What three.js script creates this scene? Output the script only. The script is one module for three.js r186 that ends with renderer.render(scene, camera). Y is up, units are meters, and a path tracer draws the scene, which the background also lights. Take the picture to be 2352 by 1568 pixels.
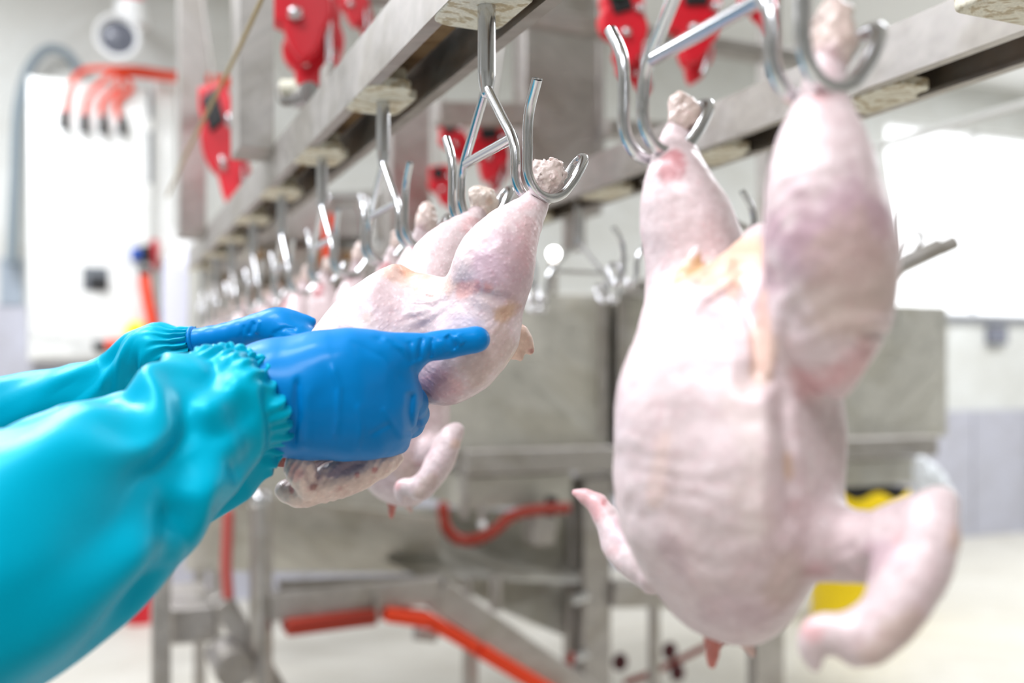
import * as THREE from 'three';
import { RoundedBoxGeometry } from 'three/addons/geometries/RoundedBoxGeometry.js';
import { mergeGeometries } from 'three/addons/utils/BufferGeometryUtils.js';
import { RectAreaLightUniformsLib } from 'three/addons/lights/RectAreaLightUniformsLib.js';

// ---------------------------------------------------------------- camera, sky, large lights, exposure
const W = 2352, H = 1568, F = 2287, HORIZON = 863, EYE = 1.3;
const YAW = Math.atan(979 / 2287), S = Math.sin(YAW), C = Math.cos(YAW);   // the line runs along -z, the camera is turned to its right
const scene = new THREE.Scene();
const camera = new THREE.PerspectiveCamera(2 * Math.atan(H / 2 / F) * 180 / Math.PI, W / H, 0.05, 60);
camera.position.set(0, EYE, 0);
camera.rotation.y = -YAW;
camera.setViewOffset(W, H, 0, -(HORIZON - H / 2), W, H);
camera.focus = 0.79;
camera.userData.fStop = camera.getFocalLength() / 1000 / 0.0125;
const renderer = new THREE.WebGLRenderer({ antialias: true });
renderer.toneMapping = THREE.LinearToneMapping;
renderer.toneMappingExposure = 1.17;
renderer.shadowMap.enabled = true;
RectAreaLightUniformsLib.init();
scene.background = new THREE.Color().setRGB(2.2, 2.25, 2.3);       // overcast daylight outside the added window
const CEILING = 3.65;
const PANELS = [[-1.0, 1.2], [-1.0, -0.6], [-1.0, -2.4], [-1.0, -4.2], [3.4, -2.6], [6.4, -1.6], [6.4, -4.2]];
const PANEL_POWER = 28;
for (const [x, z] of PANELS) {
  const l = new THREE.RectAreaLight(0xf4f8ff, PANEL_POWER, 1.2, 0.6);
  l.position.set(x, CEILING - 0.075, z); l.lookAt(x, 0, z); l.castShadow = true; scene.add(l);
}

// ---------------------------------------------------------------- helpers
const V = (x, y, z) => new THREE.Vector3(x, y, z);
const at = (px, py, d) => { const a = (px - W / 2) / F * d, b = -(py - HORIZON) / F * d; return V(C * a + S * d, EYE + b, S * a - C * d); };
const onZ = (px, py, z) => at(px, py, -z / (C - S * (px - W / 2) / F));
const onX = (px, py, x) => at(px, py, x / (C * (px - W / 2) / F + S));
let seed = 7;
const rnd = () => { seed = (seed * 1664525 + 1013904223) >>> 0; return seed / 4294967296; };
const hash = (x, y, z) => { let h = Math.imul(x, 374761393) ^ Math.imul(y, 668265263) ^ Math.imul(z, 2147483647 ^ 0x5bd1e995); h = Math.imul(h ^ (h >>> 13), 1274126177); h ^= h >>> 16; return (h >>> 0) / 4294967296; };
function noise(x, y, z) {
  const X = Math.floor(x), Y = Math.floor(y), Z = Math.floor(z); let u = x - X, v = y - Y, w = z - Z;
  u = u * u * (3 - 2 * u); v = v * v * (3 - 2 * v); w = w * w * (3 - 2 * w);
  const L = (a, b, t) => a + (b - a) * t;
  return L(L(L(hash(X, Y, Z), hash(X + 1, Y, Z), u), L(hash(X, Y + 1, Z), hash(X + 1, Y + 1, Z), u), v), L(L(hash(X, Y, Z + 1), hash(X + 1, Y, Z + 1), u), L(hash(X, Y + 1, Z + 1), hash(X + 1, Y + 1, Z + 1), u), v), w) * 2 - 1;
}
const fbm = (x, y, z, o = 3) => { let a = 0, g = 1; for (let i = 0; i < o; i++) { a += g * noise(x, y, z); x = x * 2.03 + 5.1; y = y * 2.03 + 1.7; z = z * 2.03 + 9.2; g *= 0.5; } return a; };
const clamp = (x, a = 0, b = 1) => x < a ? a : x > b ? b : x;
const smooth = (a, b, x) => { const t = clamp((x - a) / (b - a)); return t * t * (3 - 2 * t); };
const rgb = (r, g, b) => new THREE.Color().setRGB(r / 255, g / 255, b / 255, THREE.SRGBColorSpace);

const taken = {};
const numbered = n => { const k = taken[n] = (taken[n] ?? -1) + 1; return k ? `${n}_${String(k).padStart(3, '0')}` : n; };
function tag(o, label, category, group, kind) { o.userData.label = label; o.userData.category = category; if (group) o.userData.group = group; if (kind) o.userData.kind = kind; return o; }
function thing(name, label, category, p = V(0, 0, 0), group) { const g = new THREE.Group(); g.name = numbered(name); g.position.copy(p); scene.add(g); return tag(g, label, category, group); }
function top(o) { while (o.parent && o.parent !== scene) o = o.parent; return o; }
function metres(geo) {          // uv in metres on each face's own plane
  const g = geo.index ? geo.toNonIndexed() : geo, p = g.attributes.position, u = new Float32Array(p.count * 2), a = V(), b = V(), c = V(), n = V();
  for (let t = 0; t < p.count; t += 3) {
    a.fromBufferAttribute(p, t); b.fromBufferAttribute(p, t + 1); c.fromBufferAttribute(p, t + 2); n.copy(b).sub(a).cross(c.clone().sub(a)); const x = Math.abs(n.x), y = Math.abs(n.y), z = Math.abs(n.z);
    [a, b, c].forEach((v, q) => { const w = (t + q) * 2; if (x > y && x > z) { u[w] = v.z; u[w + 1] = v.y; } else if (y > z) { u[w] = v.x; u[w + 1] = v.z; } else { u[w] = v.x; u[w + 1] = v.y; } });
  }
  g.setAttribute('uv', new THREE.BufferAttribute(u, 2)); return g;
}
const mapped = (geo, mat) => (mat.map || mat.roughnessMap) && !mat.vertexColors ? metres(geo) : geo;
function add(name, geo, mat, parent, label) {              // geo in the thing's own axes
  const m = new THREE.Mesh(mapped(geo, mat), mat); m.name = name; m.castShadow = m.receiveShadow = true; parent.add(m); if (label) m.userData.label = label; return m;
}
function addW(name, geo, mat, parent, label) { const p = top(parent).position; geo.translate(-p.x, -p.y, -p.z); return add(name, geo, mat, parent, label); }   // geo in the room's axes
function single(name, geo, mat, label, category, group, kind) {   // a thing of one mesh, geometry in the room's axes; its origin is its base
  geo.computeBoundingBox(); const b = geo.boundingBox, p = V((b.min.x + b.max.x) / 2, b.min.y, (b.min.z + b.max.z) / 2); geo.translate(-p.x, -p.y, -p.z);
  const m = new THREE.Mesh(mapped(geo, mat), mat); m.name = numbered(name); m.position.copy(p); m.castShadow = m.receiveShadow = true; scene.add(m); return tag(m, label, category, group, kind);
}
function struct(name, geo, mat, label, category) { const m = new THREE.Mesh(mapped(geo, mat), mat); m.name = name; m.castShadow = m.receiveShadow = true; scene.add(m); return tag(m, label, category, undefined, 'structure'); }
function copy(o, dz, label, group) { const c = o.clone(); c.name = numbered(o.name.replace(/_\d{3}$/, '')); c.userData = { ...o.userData }; c.position.z += dz; if (label) c.userData.label = label; if (group) c.userData.group = group; scene.add(c); return c; }

const merge = gs => mergeGeometries(gs.map(g => { g = g.index ? g.toNonIndexed() : g; for (const k of Object.keys(g.attributes)) if (!['position', 'normal', 'uv'].includes(k)) g.deleteAttribute(k); return g; }));
const box = (x0, x1, y0, y1, z0, z1, r = 0) => { const g = r ? new RoundedBoxGeometry(x1 - x0, y1 - y0, z1 - z0, 2, r) : new THREE.BoxGeometry(x1 - x0, y1 - y0, z1 - z0); g.translate((x0 + x1) / 2, (y0 + y1) / 2, (z0 + z1) / 2); return g; };
// a box whose front face lies in the plane z and covers the given window of the picture
const slab = (px0, py0, px1, py1, z, depth, r = 0) => { const a = onZ(px0, py0, z), b = onZ(px1, py0, z), c = onZ(px0, py1, z); return box(a.x, b.x, c.y, a.y, z - depth, z, r); };
function beam(a, b, w, h, r = 0) {
  const d = b.clone().sub(a), L = d.length(), g = r ? new RoundedBoxGeometry(w, h, L, 2, r) : new THREE.BoxGeometry(w, h, L);
  const z = d.normalize(), up = Math.abs(z.y) > 0.95 ? V(0, 0, 1) : V(0, 1, 0), x = up.clone().cross(z).normalize(), y = z.clone().cross(x);
  g.applyMatrix4(new THREE.Matrix4().makeBasis(x, y, z)); g.translate((a.x + b.x) / 2, (a.y + b.y) / 2, (a.z + b.z) / 2); return g;
}
function rod(a, b, r, r2 = r, n = 20) {
  const d = b.clone().sub(a), g = new THREE.CylinderGeometry(r2, r, d.length(), n);
  g.applyQuaternion(new THREE.Quaternion().setFromUnitVectors(V(0, 1, 0), d.normalize())); g.translate((a.x + b.x) / 2, (a.y + b.y) / 2, (a.z + b.z) / 2); return g;
}
const ball = (p, r, sx = 1, sy = 1, sz = 1) => { const g = new THREE.SphereGeometry(r, 20, 14); g.scale(sx, sy, sz); g.translate(p.x, p.y, p.z); return g; };
function tube(pts, r, seg = 60, rs = 12, caps = true) {
  const c = new THREE.CatmullRomCurve3(pts, false, 'centripetal'), g = [new THREE.TubeGeometry(c, seg, r, rs)];
  if (caps) g.push(ball(pts[0], r), ball(pts[pts.length - 1], r)); return merge(g);
}

// ---------------------------------------------------------------- computed textures (tileable; colour, grain and fine relief only)
function texture(n, f, srgb) {
  const d = new Uint8Array(n * n * 4);
  for (let j = 0; j < n; j++) for (let i = 0; i < n; i++) { const c = f(i / n, j / n), k = (j * n + i) * 4; for (let q = 0; q < 3; q++) d[k + q] = clamp(Array.isArray(c) ? c[q] : c) * 255; d[k + 3] = 255; }
  const t = new THREE.DataTexture(d, n, n); t.wrapS = t.wrapT = THREE.RepeatWrapping; t.magFilter = t.minFilter = THREE.LinearFilter; if (srgb) t.colorSpace = THREE.SRGBColorSpace; t.needsUpdate = true; return t;
}
const ring = (u, v, f, o = 3) => { const a = u * 6.2831853, b = v * 6.2831853, q = f / 6.2831853; return fbm(Math.cos(a) * q + 3.3 * q + 7, Math.sin(a) * q + Math.cos(b) * q * 1.3 + 2, Math.sin(b) * q * 1.3 + 11, o); };
const scaled = (t, s, s2 = s) => { const c = t.clone(); c.repeat.set(s, s2); c.needsUpdate = true; return c; };
const smudge = texture(256, (u, v) => 0.64 + 0.13 * ring(u, v, 9, 4) + 0.10 * ring(u, v, 40, 2));
const grime = texture(256, (u, v) => { const a = smooth(-0.1, 0.75, ring(u, v, 8, 4)), g = ring(u, v, 50, 2) * 0.05; return [0.95 - 0.05 * a + g * 0.6, 0.945 - 0.055 * a + g * 0.6, 0.935 - 0.07 * a + g * 0.6]; }, true);
const stained = texture(256, (u, v) => { const a = smooth(0.0, 0.7, ring(u, v, 12, 4)), g = ring(u, v, 60, 2) * 0.05; return [0.86 - 0.15 * a + g, 0.84 - 0.19 * a + g, 0.77 - 0.24 * a + g]; }, true);
const follicles = (() => {          // skin: raised follicles and fine creases
  const pts = []; for (let j = 0; j < 17; j++) for (let i = 0; i < 17; i++) pts.push([(i + 0.5 + (rnd() - 0.5) * 0.8) / 17, (j + 0.5 + (rnd() - 0.5) * 0.8) / 17, 0.5 + rnd() * 0.5]);
  const cell = {}; pts.forEach(p => { const k = `${Math.floor(p[0] * 17)},${Math.floor(p[1] * 17)}`; (cell[k] ??= []).push(p); });
  const dots = (u, v) => { let h = 0; const ci = Math.floor(u * 17), cj = Math.floor(v * 17);
    for (let a = -1; a < 2; a++) for (let b = -1; b < 2; b++) for (const p of cell[`${(ci + a + 17) % 17},${(cj + b + 17) % 17}`] || []) { let dx = Math.abs(u - p[0]), dy = Math.abs(v - p[1]); dx = Math.min(dx, 1 - dx); dy = Math.min(dy, 1 - dy); h += p[2] * Math.exp(-(dx * dx + dy * dy) * 17 * 17 * 18); }
    return h; };
  return { dots, map: texture(512, (u, v) => {
    return 0.32 + 0.10 * ring(u, v, 34, 3) + 0.5 * dots(u, v);
  }) };
})();
const pores = follicles.map;
const mottle = texture(512, (u, v) => { const f = 0.05 * follicles.dots(u, v), a = ring(u, v, 14, 4), b = ring(u + 0.37, v + 0.11, 30, 3), r = smooth(0.35, 0.8, b); return [0.94 + 0.03 * a + f, 0.925 + 0.04 * a - 0.025 * r + f, 0.925 + 0.04 * a - 0.02 * r + f]; }, true);
const weave = texture(128, (u, v) => 0.5 + 0.2 * Math.sin(u * 6.2831853 * 32) * Math.sin(v * 6.2831853 * 32) + 0.3 * ring(u, v, 20, 3));
const concrete = texture(256, (u, v) => { const a = ring(u, v, 10, 5) * 0.5 + ring(u, v, 60, 2) * 0.25; return [0.93 + 0.05 * a, 0.92 + 0.055 * a, 0.90 + 0.065 * a]; }, true);

// ---------------------------------------------------------------- materials
const metal = (c, rough, extra = {}) => new THREE.MeshStandardMaterial({ color: c, metalness: 1, roughness: rough, ...extra });
const plain = (c, rough = 0.6, extra = {}) => new THREE.MeshStandardMaterial({ color: c, roughness: rough, metalness: 0, ...extra });
const M = {
  rodSteel: metal(rgb(205, 205, 207), 0.2),
  steel: metal(rgb(190, 186, 184), 0.8, { roughnessMap: smudge, map: scaled(grime, 1.5) }),
  sheet: metal(rgb(218, 217, 212), 0.9, { roughnessMap: smudge, map: scaled(grime, 1) }),
  cream: plain(0xffffff, 0.55, { map: scaled(stained, 10) }),
  brown: plain(rgb(168, 138, 104), 0.7, { map: scaled(stained, 4) }),
  whiteBar: plain(rgb(232, 230, 222), 0.5),
  red: plain(rgb(215, 22, 42), 0.38), green: plain(rgb(0, 140, 72), 0.4), black: plain(rgb(24, 24, 26), 0.5), grey: plain(rgb(110, 114, 120), 0.5),
  orange: plain(rgb(236, 62, 6), 0.6), rust: plain(rgb(146, 38, 16), 0.55), faded: plain(rgb(170, 78, 72), 0.7), blue: plain(rgb(20, 80, 180), 0.4), yellow: plain(rgb(250, 215, 0), 0.45), maroon: plain(rgb(80, 12, 24), 0.35),
  cabinet: metal(rgb(244, 244, 242), 0.75, { roughnessMap: smudge }),  // stainless lifted near white, overexposure put into the colour
  whitePlastic: plain(rgb(238, 238, 238), 0.4), lens: plain(rgb(96, 98, 108), 0.25), lavenderPlastic: plain(rgb(205, 204, 220), 0.4),
  cord: plain(rgb(165, 145, 105), 0.75),
  wall: plain(rgb(226, 229, 230), 0.7, { map: scaled(concrete, 0.4) }), clad: plain(rgb(196, 198, 214), 0.5, { map: scaled(concrete, 0.6) }), floor: plain(rgb(226, 224, 217), 0.5, { map: scaled(concrete, 0.5) }),
  ceiling: plain(rgb(228, 228, 226), 0.8),
  lamp: new THREE.MeshStandardMaterial({ color: 0xffffff, emissive: 0xffffff, emissiveIntensity: 3 }),
  skin: new THREE.MeshPhysicalMaterial({ color: 0xffffff, vertexColors: true, map: mottle, bumpMap: pores, bumpScale: 0.0005, roughness: 0.42, clearcoat: 0.35, clearcoatRoughness: 0.25, sheen: 0.4, sheenRoughness: 0.5, sheenColor: rgb(255, 240, 238) }),
  smoothSkin: new THREE.MeshPhysicalMaterial({ color: 0xffffff, vertexColors: true, map: mottle, bumpMap: pores, bumpScale: 0.00025, roughness: 0.45, clearcoat: 0.25, clearcoatRoughness: 0.3, sheen: 0.4, sheenRoughness: 0.5, sheenColor: rgb(255, 240, 238) }),
  bone: plain(rgb(236, 224, 206), 0.4), meat: plain(rgb(140, 52, 44), 0.35),
  glove: new THREE.MeshPhysicalMaterial({ color: rgb(0, 116, 184), roughness: 0.48, specularIntensity: 0.9, specularColor: rgb(60, 170, 255), clearcoat: 0.12, clearcoatRoughness: 0.2, sheen: 0.35, sheenRoughness: 0.4, sheenColor: rgb(40, 160, 255) }),
  smock: new THREE.MeshPhysicalMaterial({ color: rgb(0, 158, 188), roughness: 0.38, specularIntensity: 0.9, specularColor: rgb(60, 235, 255), sheen: 0.3, sheenRoughness: 0.35, sheenColor: rgb(30, 230, 250), bumpMap: scaled(weave, 1), bumpScale: 0.00006 }),
  face: plain(rgb(214, 170, 146), 0.55), boot: plain(rgb(240, 240, 240), 0.5),
};

// ---------------------------------------------------------------- smooth solids: distance fields meshed by surface nets
const J = (px, py, d, rpx) => ({ p: at(px, py, d), r: rpx * d / F });
function bone(a, b, k = 0.012, o = {}) { return { a: a.p, b: b.p, r1: a.r, r2: b.r, k, ...o }; }
let chains = 0;
function chain(list, k = 0.012, o = {}) { o = { c: ++chains, ...o }; let js = list.map(l => Array.isArray(l) ? J(...l) : l);
  if (js.length > 2) {          // round the joints: resample place and thickness along a spline
    const n = js.length, q = (a, b, c, d, t) => 0.5 * (2 * b + (c - a) * t + (2 * a - 5 * b + 4 * c - d) * t * t + (3 * b - a - 3 * c + d) * t * t * t), out = [];
    for (let i = 0; i < n - 1; i++) for (let u = 0; u < 2; u++) { const [A, B, D, E] = [js[Math.max(i - 1, 0)], js[i], js[i + 1], js[Math.min(i + 2, n - 1)]], t = u / 2; out.push({ p: V(q(A.p.x, B.p.x, D.p.x, E.p.x, t), q(A.p.y, B.p.y, D.p.y, E.p.y, t), q(A.p.z, B.p.z, D.p.z, E.p.z, t)), r: Math.max(q(A.r, B.r, D.r, E.r, t), 0.001) }); }
    out.push(js[n - 1]); js = out;
  }
  return js.length === 1 ? [bone(js[0], js[0], k, o)] : js.slice(1).map((b, i) => bone(js[i], b, k, o)); }
function field(prims, detail) {
  const P = prims.map(q => { const n = q.n; let bx = q.b.x - q.a.x, by = q.b.y - q.a.y, bz = q.b.z - q.a.z, s = (q.s ?? 1) - 1; if (n) { const c = (bx * n.x + by * n.y + bz * n.z) * s; bx += n.x * c; by += n.y * c; bz += n.z * c; } return { ...q, bx, by, bz, s, bb: bx * bx + by * by + bz * bz || 1e-9 }; });
  P.forEach((q, i) => { q.first = !q.c || P[i - 1]?.c !== q.c; q.last = !q.c || P[i + 1]?.c !== q.c; });
  for (let i = 0; i < P.length; i++) if (P[i].first && !P[i].cut) {          // a sphere round each limb, to pass over far ones
    let e = i; while (!P[e].last) e++; const c = V(), n = e - i + 1; for (let m = i; m <= e; m++) c.addScaledVector(P[m].a, 0.5 / n).addScaledVector(P[m].b, 0.5 / n);
    let R = 0; for (let m = i; m <= e; m++) { const w = P[m].n && P[m].s < 0 ? 1 / (1 + P[m].s) : 1; R = Math.max(R, c.distanceTo(P[m].a) + P[m].r1 * w, c.distanceTo(P[m].b) + P[m].r2 * w); } P[i].hub = c; P[i].reach = R; P[i].skip = e;
  }
  return (x, y, z, fine) => {
    let d = 1e3, g = 0;
    for (let i = 0; i < P.length; i++) {
      const q = P[i]; if (q.hub) { const hx = x - q.hub.x, hy = y - q.hub.y, hz = z - q.hub.z, m = d + q.k + q.reach; if (m < 0 || hx * hx + hy * hy + hz * hz > m * m) { i = q.skip; continue; } }
      let ox = x - q.a.x, oy = y - q.a.y, oz = z - q.a.z; const n = q.n;
      if (n) { const c = (ox * n.x + oy * n.y + oz * n.z) * q.s; ox += n.x * c; oy += n.y * c; oz += n.z * c; }
      const h = clamp((ox * q.bx + oy * q.by + oz * q.bz) / q.bb), ex = ox - h * q.bx, ey = oy - h * q.by, ez = oz - h * q.bz;
      let e = Math.sqrt(ex * ex + ey * ey + ez * ez) - (q.r1 + (q.r2 - q.r1) * h); const k = q.k;
      if (q.cut) { e = -e; const t = Math.max(k - Math.abs(d - e), 0) / k; d = Math.max(d, e) + t * t * k * 0.25; continue; }
      if (q.first) g = e; else { const t = Math.max(0.004 - Math.abs(g - e), 0) / 0.004; g = Math.min(g, e) - t * t * 0.001; }   // links of one limb
      if (q.last) { const t = Math.max(k - Math.abs(d - g), 0) / k; d = Math.min(d, g) - t * t * k * 0.25; }
    }
    return fine && detail && d < 0.03 ? d + detail(x, y, z) : d;
  };
}
function solid(prims, cell, { detail, color, uv = 1 / 0.085 } = {}) {
  const f = field(prims, detail), lo = V(1e9, 1e9, 1e9), hi = V(-1e9, -1e9, -1e9);
  for (const q of prims) if (!q.cut) for (const [p, r] of [[q.a, q.r1], [q.b, q.r2]]) { const R = r * (q.s && q.s < 1 ? 1 / q.s : 1) + q.k * 0.5 + 0.006; lo.min(V(p.x - R, p.y - R, p.z - R)); hi.max(V(p.x + R, p.y + R, p.z + R)); }
  const B = 4, nx = Math.ceil((hi.x - lo.x) / cell / B) * B, ny = Math.ceil((hi.y - lo.y) / cell / B) * B, nz = Math.ceil((hi.z - lo.z) / cell / B) * B;
  const X = nx + 1, Y = ny + 1, Z = nz + 1, g = new Float32Array(X * Y * Z).fill(1), reach = cell * B * 0.87 * 1.35 + 0.005;
  for (let k = 0; k <= nz; k += B) for (let j = 0; j <= ny; j += B) for (let i = 0; i <= nx; i += B) {
    const c = f(lo.x + (i + 2) * cell, lo.y + (j + 2) * cell, lo.z + (k + 2) * cell), near = Math.abs(c) < reach;
    for (let kk = k; kk < Math.min(k + B, Z); kk++) for (let jj = j; jj < Math.min(j + B, Y); jj++) for (let ii = i; ii < Math.min(i + B, X); ii++)
      g[(kk * Y + jj) * X + ii] = near ? f(lo.x + ii * cell, lo.y + jj * cell, lo.z + kk * cell, true) : c;
  }
  const id = new Int32Array(X * Y * Z).fill(-1), pos = [], off = [0, 1, X, X + 1, X * Y, X * Y + 1, X * Y + X, X * Y + X + 1], E = [[0, 1], [2, 3], [4, 5], [6, 7], [0, 2], [1, 3], [4, 6], [5, 7], [0, 4], [1, 5], [2, 6], [3, 7]];
  for (let k = 0; k < nz; k++) for (let j = 0; j < ny; j++) for (let i = 0; i < nx; i++) {
    const o = (k * Y + j) * X + i; let m = 0; for (let c = 0; c < 8; c++) if (g[o + off[c]] < 0) m |= 1 << c;
    if (m === 0 || m === 255) continue;
    let sx = 0, sy = 0, sz = 0, n = 0;
    for (const [a, b] of E) { if (((m >> a) & 1) === ((m >> b) & 1)) continue; const u = g[o + off[a]], v = g[o + off[b]], t = u / (u - v); sx += (a & 1) + t * ((b & 1) - (a & 1)); sy += ((a >> 1) & 1) + t * (((b >> 1) & 1) - ((a >> 1) & 1)); sz += (a >> 2) + t * ((b >> 2) - (a >> 2)); n++; }
    id[o] = pos.length / 3; pos.push(lo.x + (i + sx / n) * cell, lo.y + (j + sy / n) * cell, lo.z + (k + sz / n) * cell);
  }
  const nor = new Float32Array(pos.length), e = cell * 0.5;
  for (let v = 0; v < pos.length; v += 3) {
    const x = pos[v], y = pos[v + 1], z = pos[v + 2], c = f(x, y, z, true);
    let gx = f(x + e, y, z, true) - f(x - e, y, z, true), gy = f(x, y + e, z, true) - f(x, y - e, z, true), gz = f(x, y, z + e, true) - f(x, y, z - e, true); const L = Math.sqrt(gx * gx + gy * gy + gz * gz) || 1; gx /= L; gy /= L; gz /= L;
    const s = clamp(c / Math.max(L / (2 * e), 0.5), -cell * 0.6, cell * 0.6); pos[v] -= gx * s; pos[v + 1] -= gy * s; pos[v + 2] -= gz * s; nor[v] = gx; nor[v + 1] = gy; nor[v + 2] = gz;
  }
  const idx = []; const quad = (a, b, c, d, flip) => { if (a < 0 || b < 0 || c < 0 || d < 0) return; flip ? idx.push(a, b, c, a, c, d) : idx.push(a, c, b, a, d, c); };
  for (let k = 1; k < nz; k++) for (let j = 1; j < ny; j++) for (let i = 1; i < nx; i++) {
    const o = (k * Y + j) * X + i, s = g[o] < 0;
    if (s !== g[o + 1] < 0) quad(id[o], id[o - X], id[o - X - X * Y], id[o - X * Y], s);
    if (s !== g[o + X] < 0) quad(id[o], id[o - X * Y], id[o - X * Y - 1], id[o - 1], s);
    if (s !== g[o + X * Y] < 0) quad(id[o], id[o - 1], id[o - 1 - X], id[o - X], s);
  }
  // corners of their own, so that each triangle keeps one plane of uv (in metres)
  const N = idx.length, P = new Float32Array(N * 3), Q = new Float32Array(N * 3), U = new Float32Array(N * 2), K = color ? new Float32Array(N * 3) : null, cc = color ? [] : null;
  if (color) for (let v = 0; v < pos.length; v += 3) cc.push(color(pos[v], pos[v + 1], pos[v + 2]));
  for (let t = 0; t < N; t += 3) {
    const a = idx[t] * 3, b = idx[t + 1] * 3, c = idx[t + 2] * 3, sx = Math.abs(nor[a] + nor[b] + nor[c]), sy = Math.abs(nor[a + 1] + nor[b + 1] + nor[c + 1]), sz = Math.abs(nor[a + 2] + nor[b + 2] + nor[c + 2]);
    const ax = sx > sy && sx > sz ? 0 : sy > sz ? 1 : 2;
    for (let q = 0; q < 3; q++) { const v = idx[t + q] * 3, w = t + q; for (let r = 0; r < 3; r++) { P[w * 3 + r] = pos[v + r]; Q[w * 3 + r] = nor[v + r]; } U[w * 2] = pos[v + (ax === 0 ? 2 : 0)] * uv; U[w * 2 + 1] = pos[v + (ax === 1 ? 2 : 1)] * uv; if (K) { const k = cc[idx[w]]; K[w * 3] = k[0]; K[w * 3 + 1] = k[1]; K[w * 3 + 2] = k[2]; } }
  }
  const geo = new THREE.BufferGeometry(); geo.setAttribute('position', new THREE.BufferAttribute(P, 3)); geo.setAttribute('normal', new THREE.BufferAttribute(Q, 3)); geo.setAttribute('uv', new THREE.BufferAttribute(U, 2)); if (K) geo.setAttribute('color', new THREE.BufferAttribute(K, 3));
  return geo;
}
// pigment patches: a base colour and spots of other colours with torn, mottled outlines
function pigment(base, spots) {
  const B = base.toArray(), L = spots.map(([p, q, r, c, a]) => ({ p, q, r, c: c.toArray(), a }));
  return (x, y, z) => {
    let r = B[0], g = B[1], b = B[2]; const n = fbm(x * 70, y * 70, z * 70, 4), m = fbm(x * 260 + 9, y * 260, z * 260, 2);
    for (const s of L) {
      const dx = s.q.x - s.p.x, dy = s.q.y - s.p.y, dz = s.q.z - s.p.z, h = clamp(((x - s.p.x) * dx + (y - s.p.y) * dy + (z - s.p.z) * dz) / (dx * dx + dy * dy + dz * dz || 1e-9)), ex = x - s.p.x - h * dx, ey = y - s.p.y - h * dy, ez = z - s.p.z - h * dz, deep = 0.4 * (ex * S - ez * C);
      const fx = ex * C + ez * S, e = Math.sqrt(fx * fx + ey * ey + deep * deep) / s.r + n * 0.35 + m * 0.16, w = s.a * (1 - smooth(0.45, 1.1, e)); if (w <= 0) continue;
      r += (s.c[0] - r) * w; g += (s.c[1] - g) * w; b += (s.c[2] - b) * w;
    }
    const t = 1 + 0.05 * n + 0.03 * m; return [r * t, g * t, b * t];
  };
}
// ---------------------------------------------------------------- the room
const X0 = -6, X1 = 9, Z0 = -5.956, Z1 = 6;
struct('floor', box(X0 - 0.2, X1 + 0.2, -0.2, 0, Z0 - 0.2, Z1 + 0.2), M.floor, 'pale cream resin floor of the processing hall', 'floor');
struct('ceiling', box(X0 - 0.2, X1 + 0.2, CEILING, CEILING + 0.2, Z0 - 0.2, Z1 + 0.2), M.ceiling, 'off-white hall ceiling above the conveyor', 'ceiling');
struct('wall_left', box(X0 - 0.2, X0, 0, CEILING, Z0, Z1), M.wall, 'pale grey side wall behind the worker', 'wall');
struct('wall_right', box(X1, X1 + 0.2, 0, CEILING, Z0, Z1), M.wall, 'pale grey side wall beyond the window', 'wall');
struct('wall_front', box(X0 - 0.2, X1 + 0.2, 0, CEILING, Z1, Z1 + 0.2), M.wall, 'pale grey wall at the near end of the hall', 'wall');
{ // back wall; window opening added at the right for the blown-out white area
  const wx = onZ(2036, 722, Z0).x, wy = onZ(2200, 724, Z0).y, wx1 = X1 - 0.25, wy1 = 3.3, d = 0.2;
  struct('wall_back', merge([box(X0 - 0.2, wx, 0, CEILING, Z0 - d, Z0), box(wx1, X1 + 0.2, 0, CEILING, Z0 - d, Z0), box(wx, wx1, 0, wy, Z0 - d, Z0), box(wx, wx1, wy1, CEILING, Z0 - d, Z0)]), M.wall, 'pale blue-grey back wall of the hall', 'wall');
  const win = new THREE.Group(); win.name = 'window_1'; scene.add(win); tag(win, 'wide bright window added above the lavender cladding', 'window', undefined, 'structure');
  for (let k = 0; k < 3; k++) { const a = wx + (wx1 - wx) * k / 3, b = wx + (wx1 - wx) * (k + 1) / 3; add('pane', box(a + 0.02, b - 0.02, wy + 0.02, wy1 - 0.02, Z0 - 0.11, Z0 - 0.105), new THREE.MeshPhysicalMaterial({ color: 0xffffff, transmission: 1, roughness: 0, thickness: 0, ior: 1.45 }), win); }
  add('frame', merge([box(wx, wx1, wy, wy + 0.03, Z0 - 0.14, Z0 - 0.07), box(wx, wx1, wy1 - 0.03, wy1, Z0 - 0.14, Z0 - 0.07), ...[0, 1, 2, 3].map(k => { const x = wx + (wx1 - wx) * k / 3; return box(x - 0.02, x + 0.02, wy, wy1, Z0 - 0.14, Z0 - 0.07); })]), M.whitePlastic, win);
  struct('trim_1', box(wx - 0.1, X1, wy - 0.05, wy, Z0, Z0 + 0.04), plain(rgb(130, 132, 140), 0.5), 'grey sill rail under the wide window', 'trim');
  // lavender cladding boards along the foot of the wall
  const clad = new THREE.Group(); clad.name = 'trim_2'; scene.add(clad); tag(clad, 'lavender plastic cladding boards along the foot of the back wall', 'cladding', undefined, 'structure');
  const hi = onZ(20, 700, Z0).y, lo = onZ(2250, 942, Z0).y;
  for (let x = X0 + 0.01; x < X1 - 0.3; x += 0.6) { const tall = x < 3.4; add('panel', box(x, x + 0.585, 0.0, tall ? hi : lo, Z0 - 0.002, Z0 + 0.02), M.clad, clad); }
  add('band', slab(0, 592, 52, 700, Z0 + 0.03, 0.03), plain(rgb(150, 160, 172), 0.5), clad, 'darker blue-grey band above the boards');
}
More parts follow.
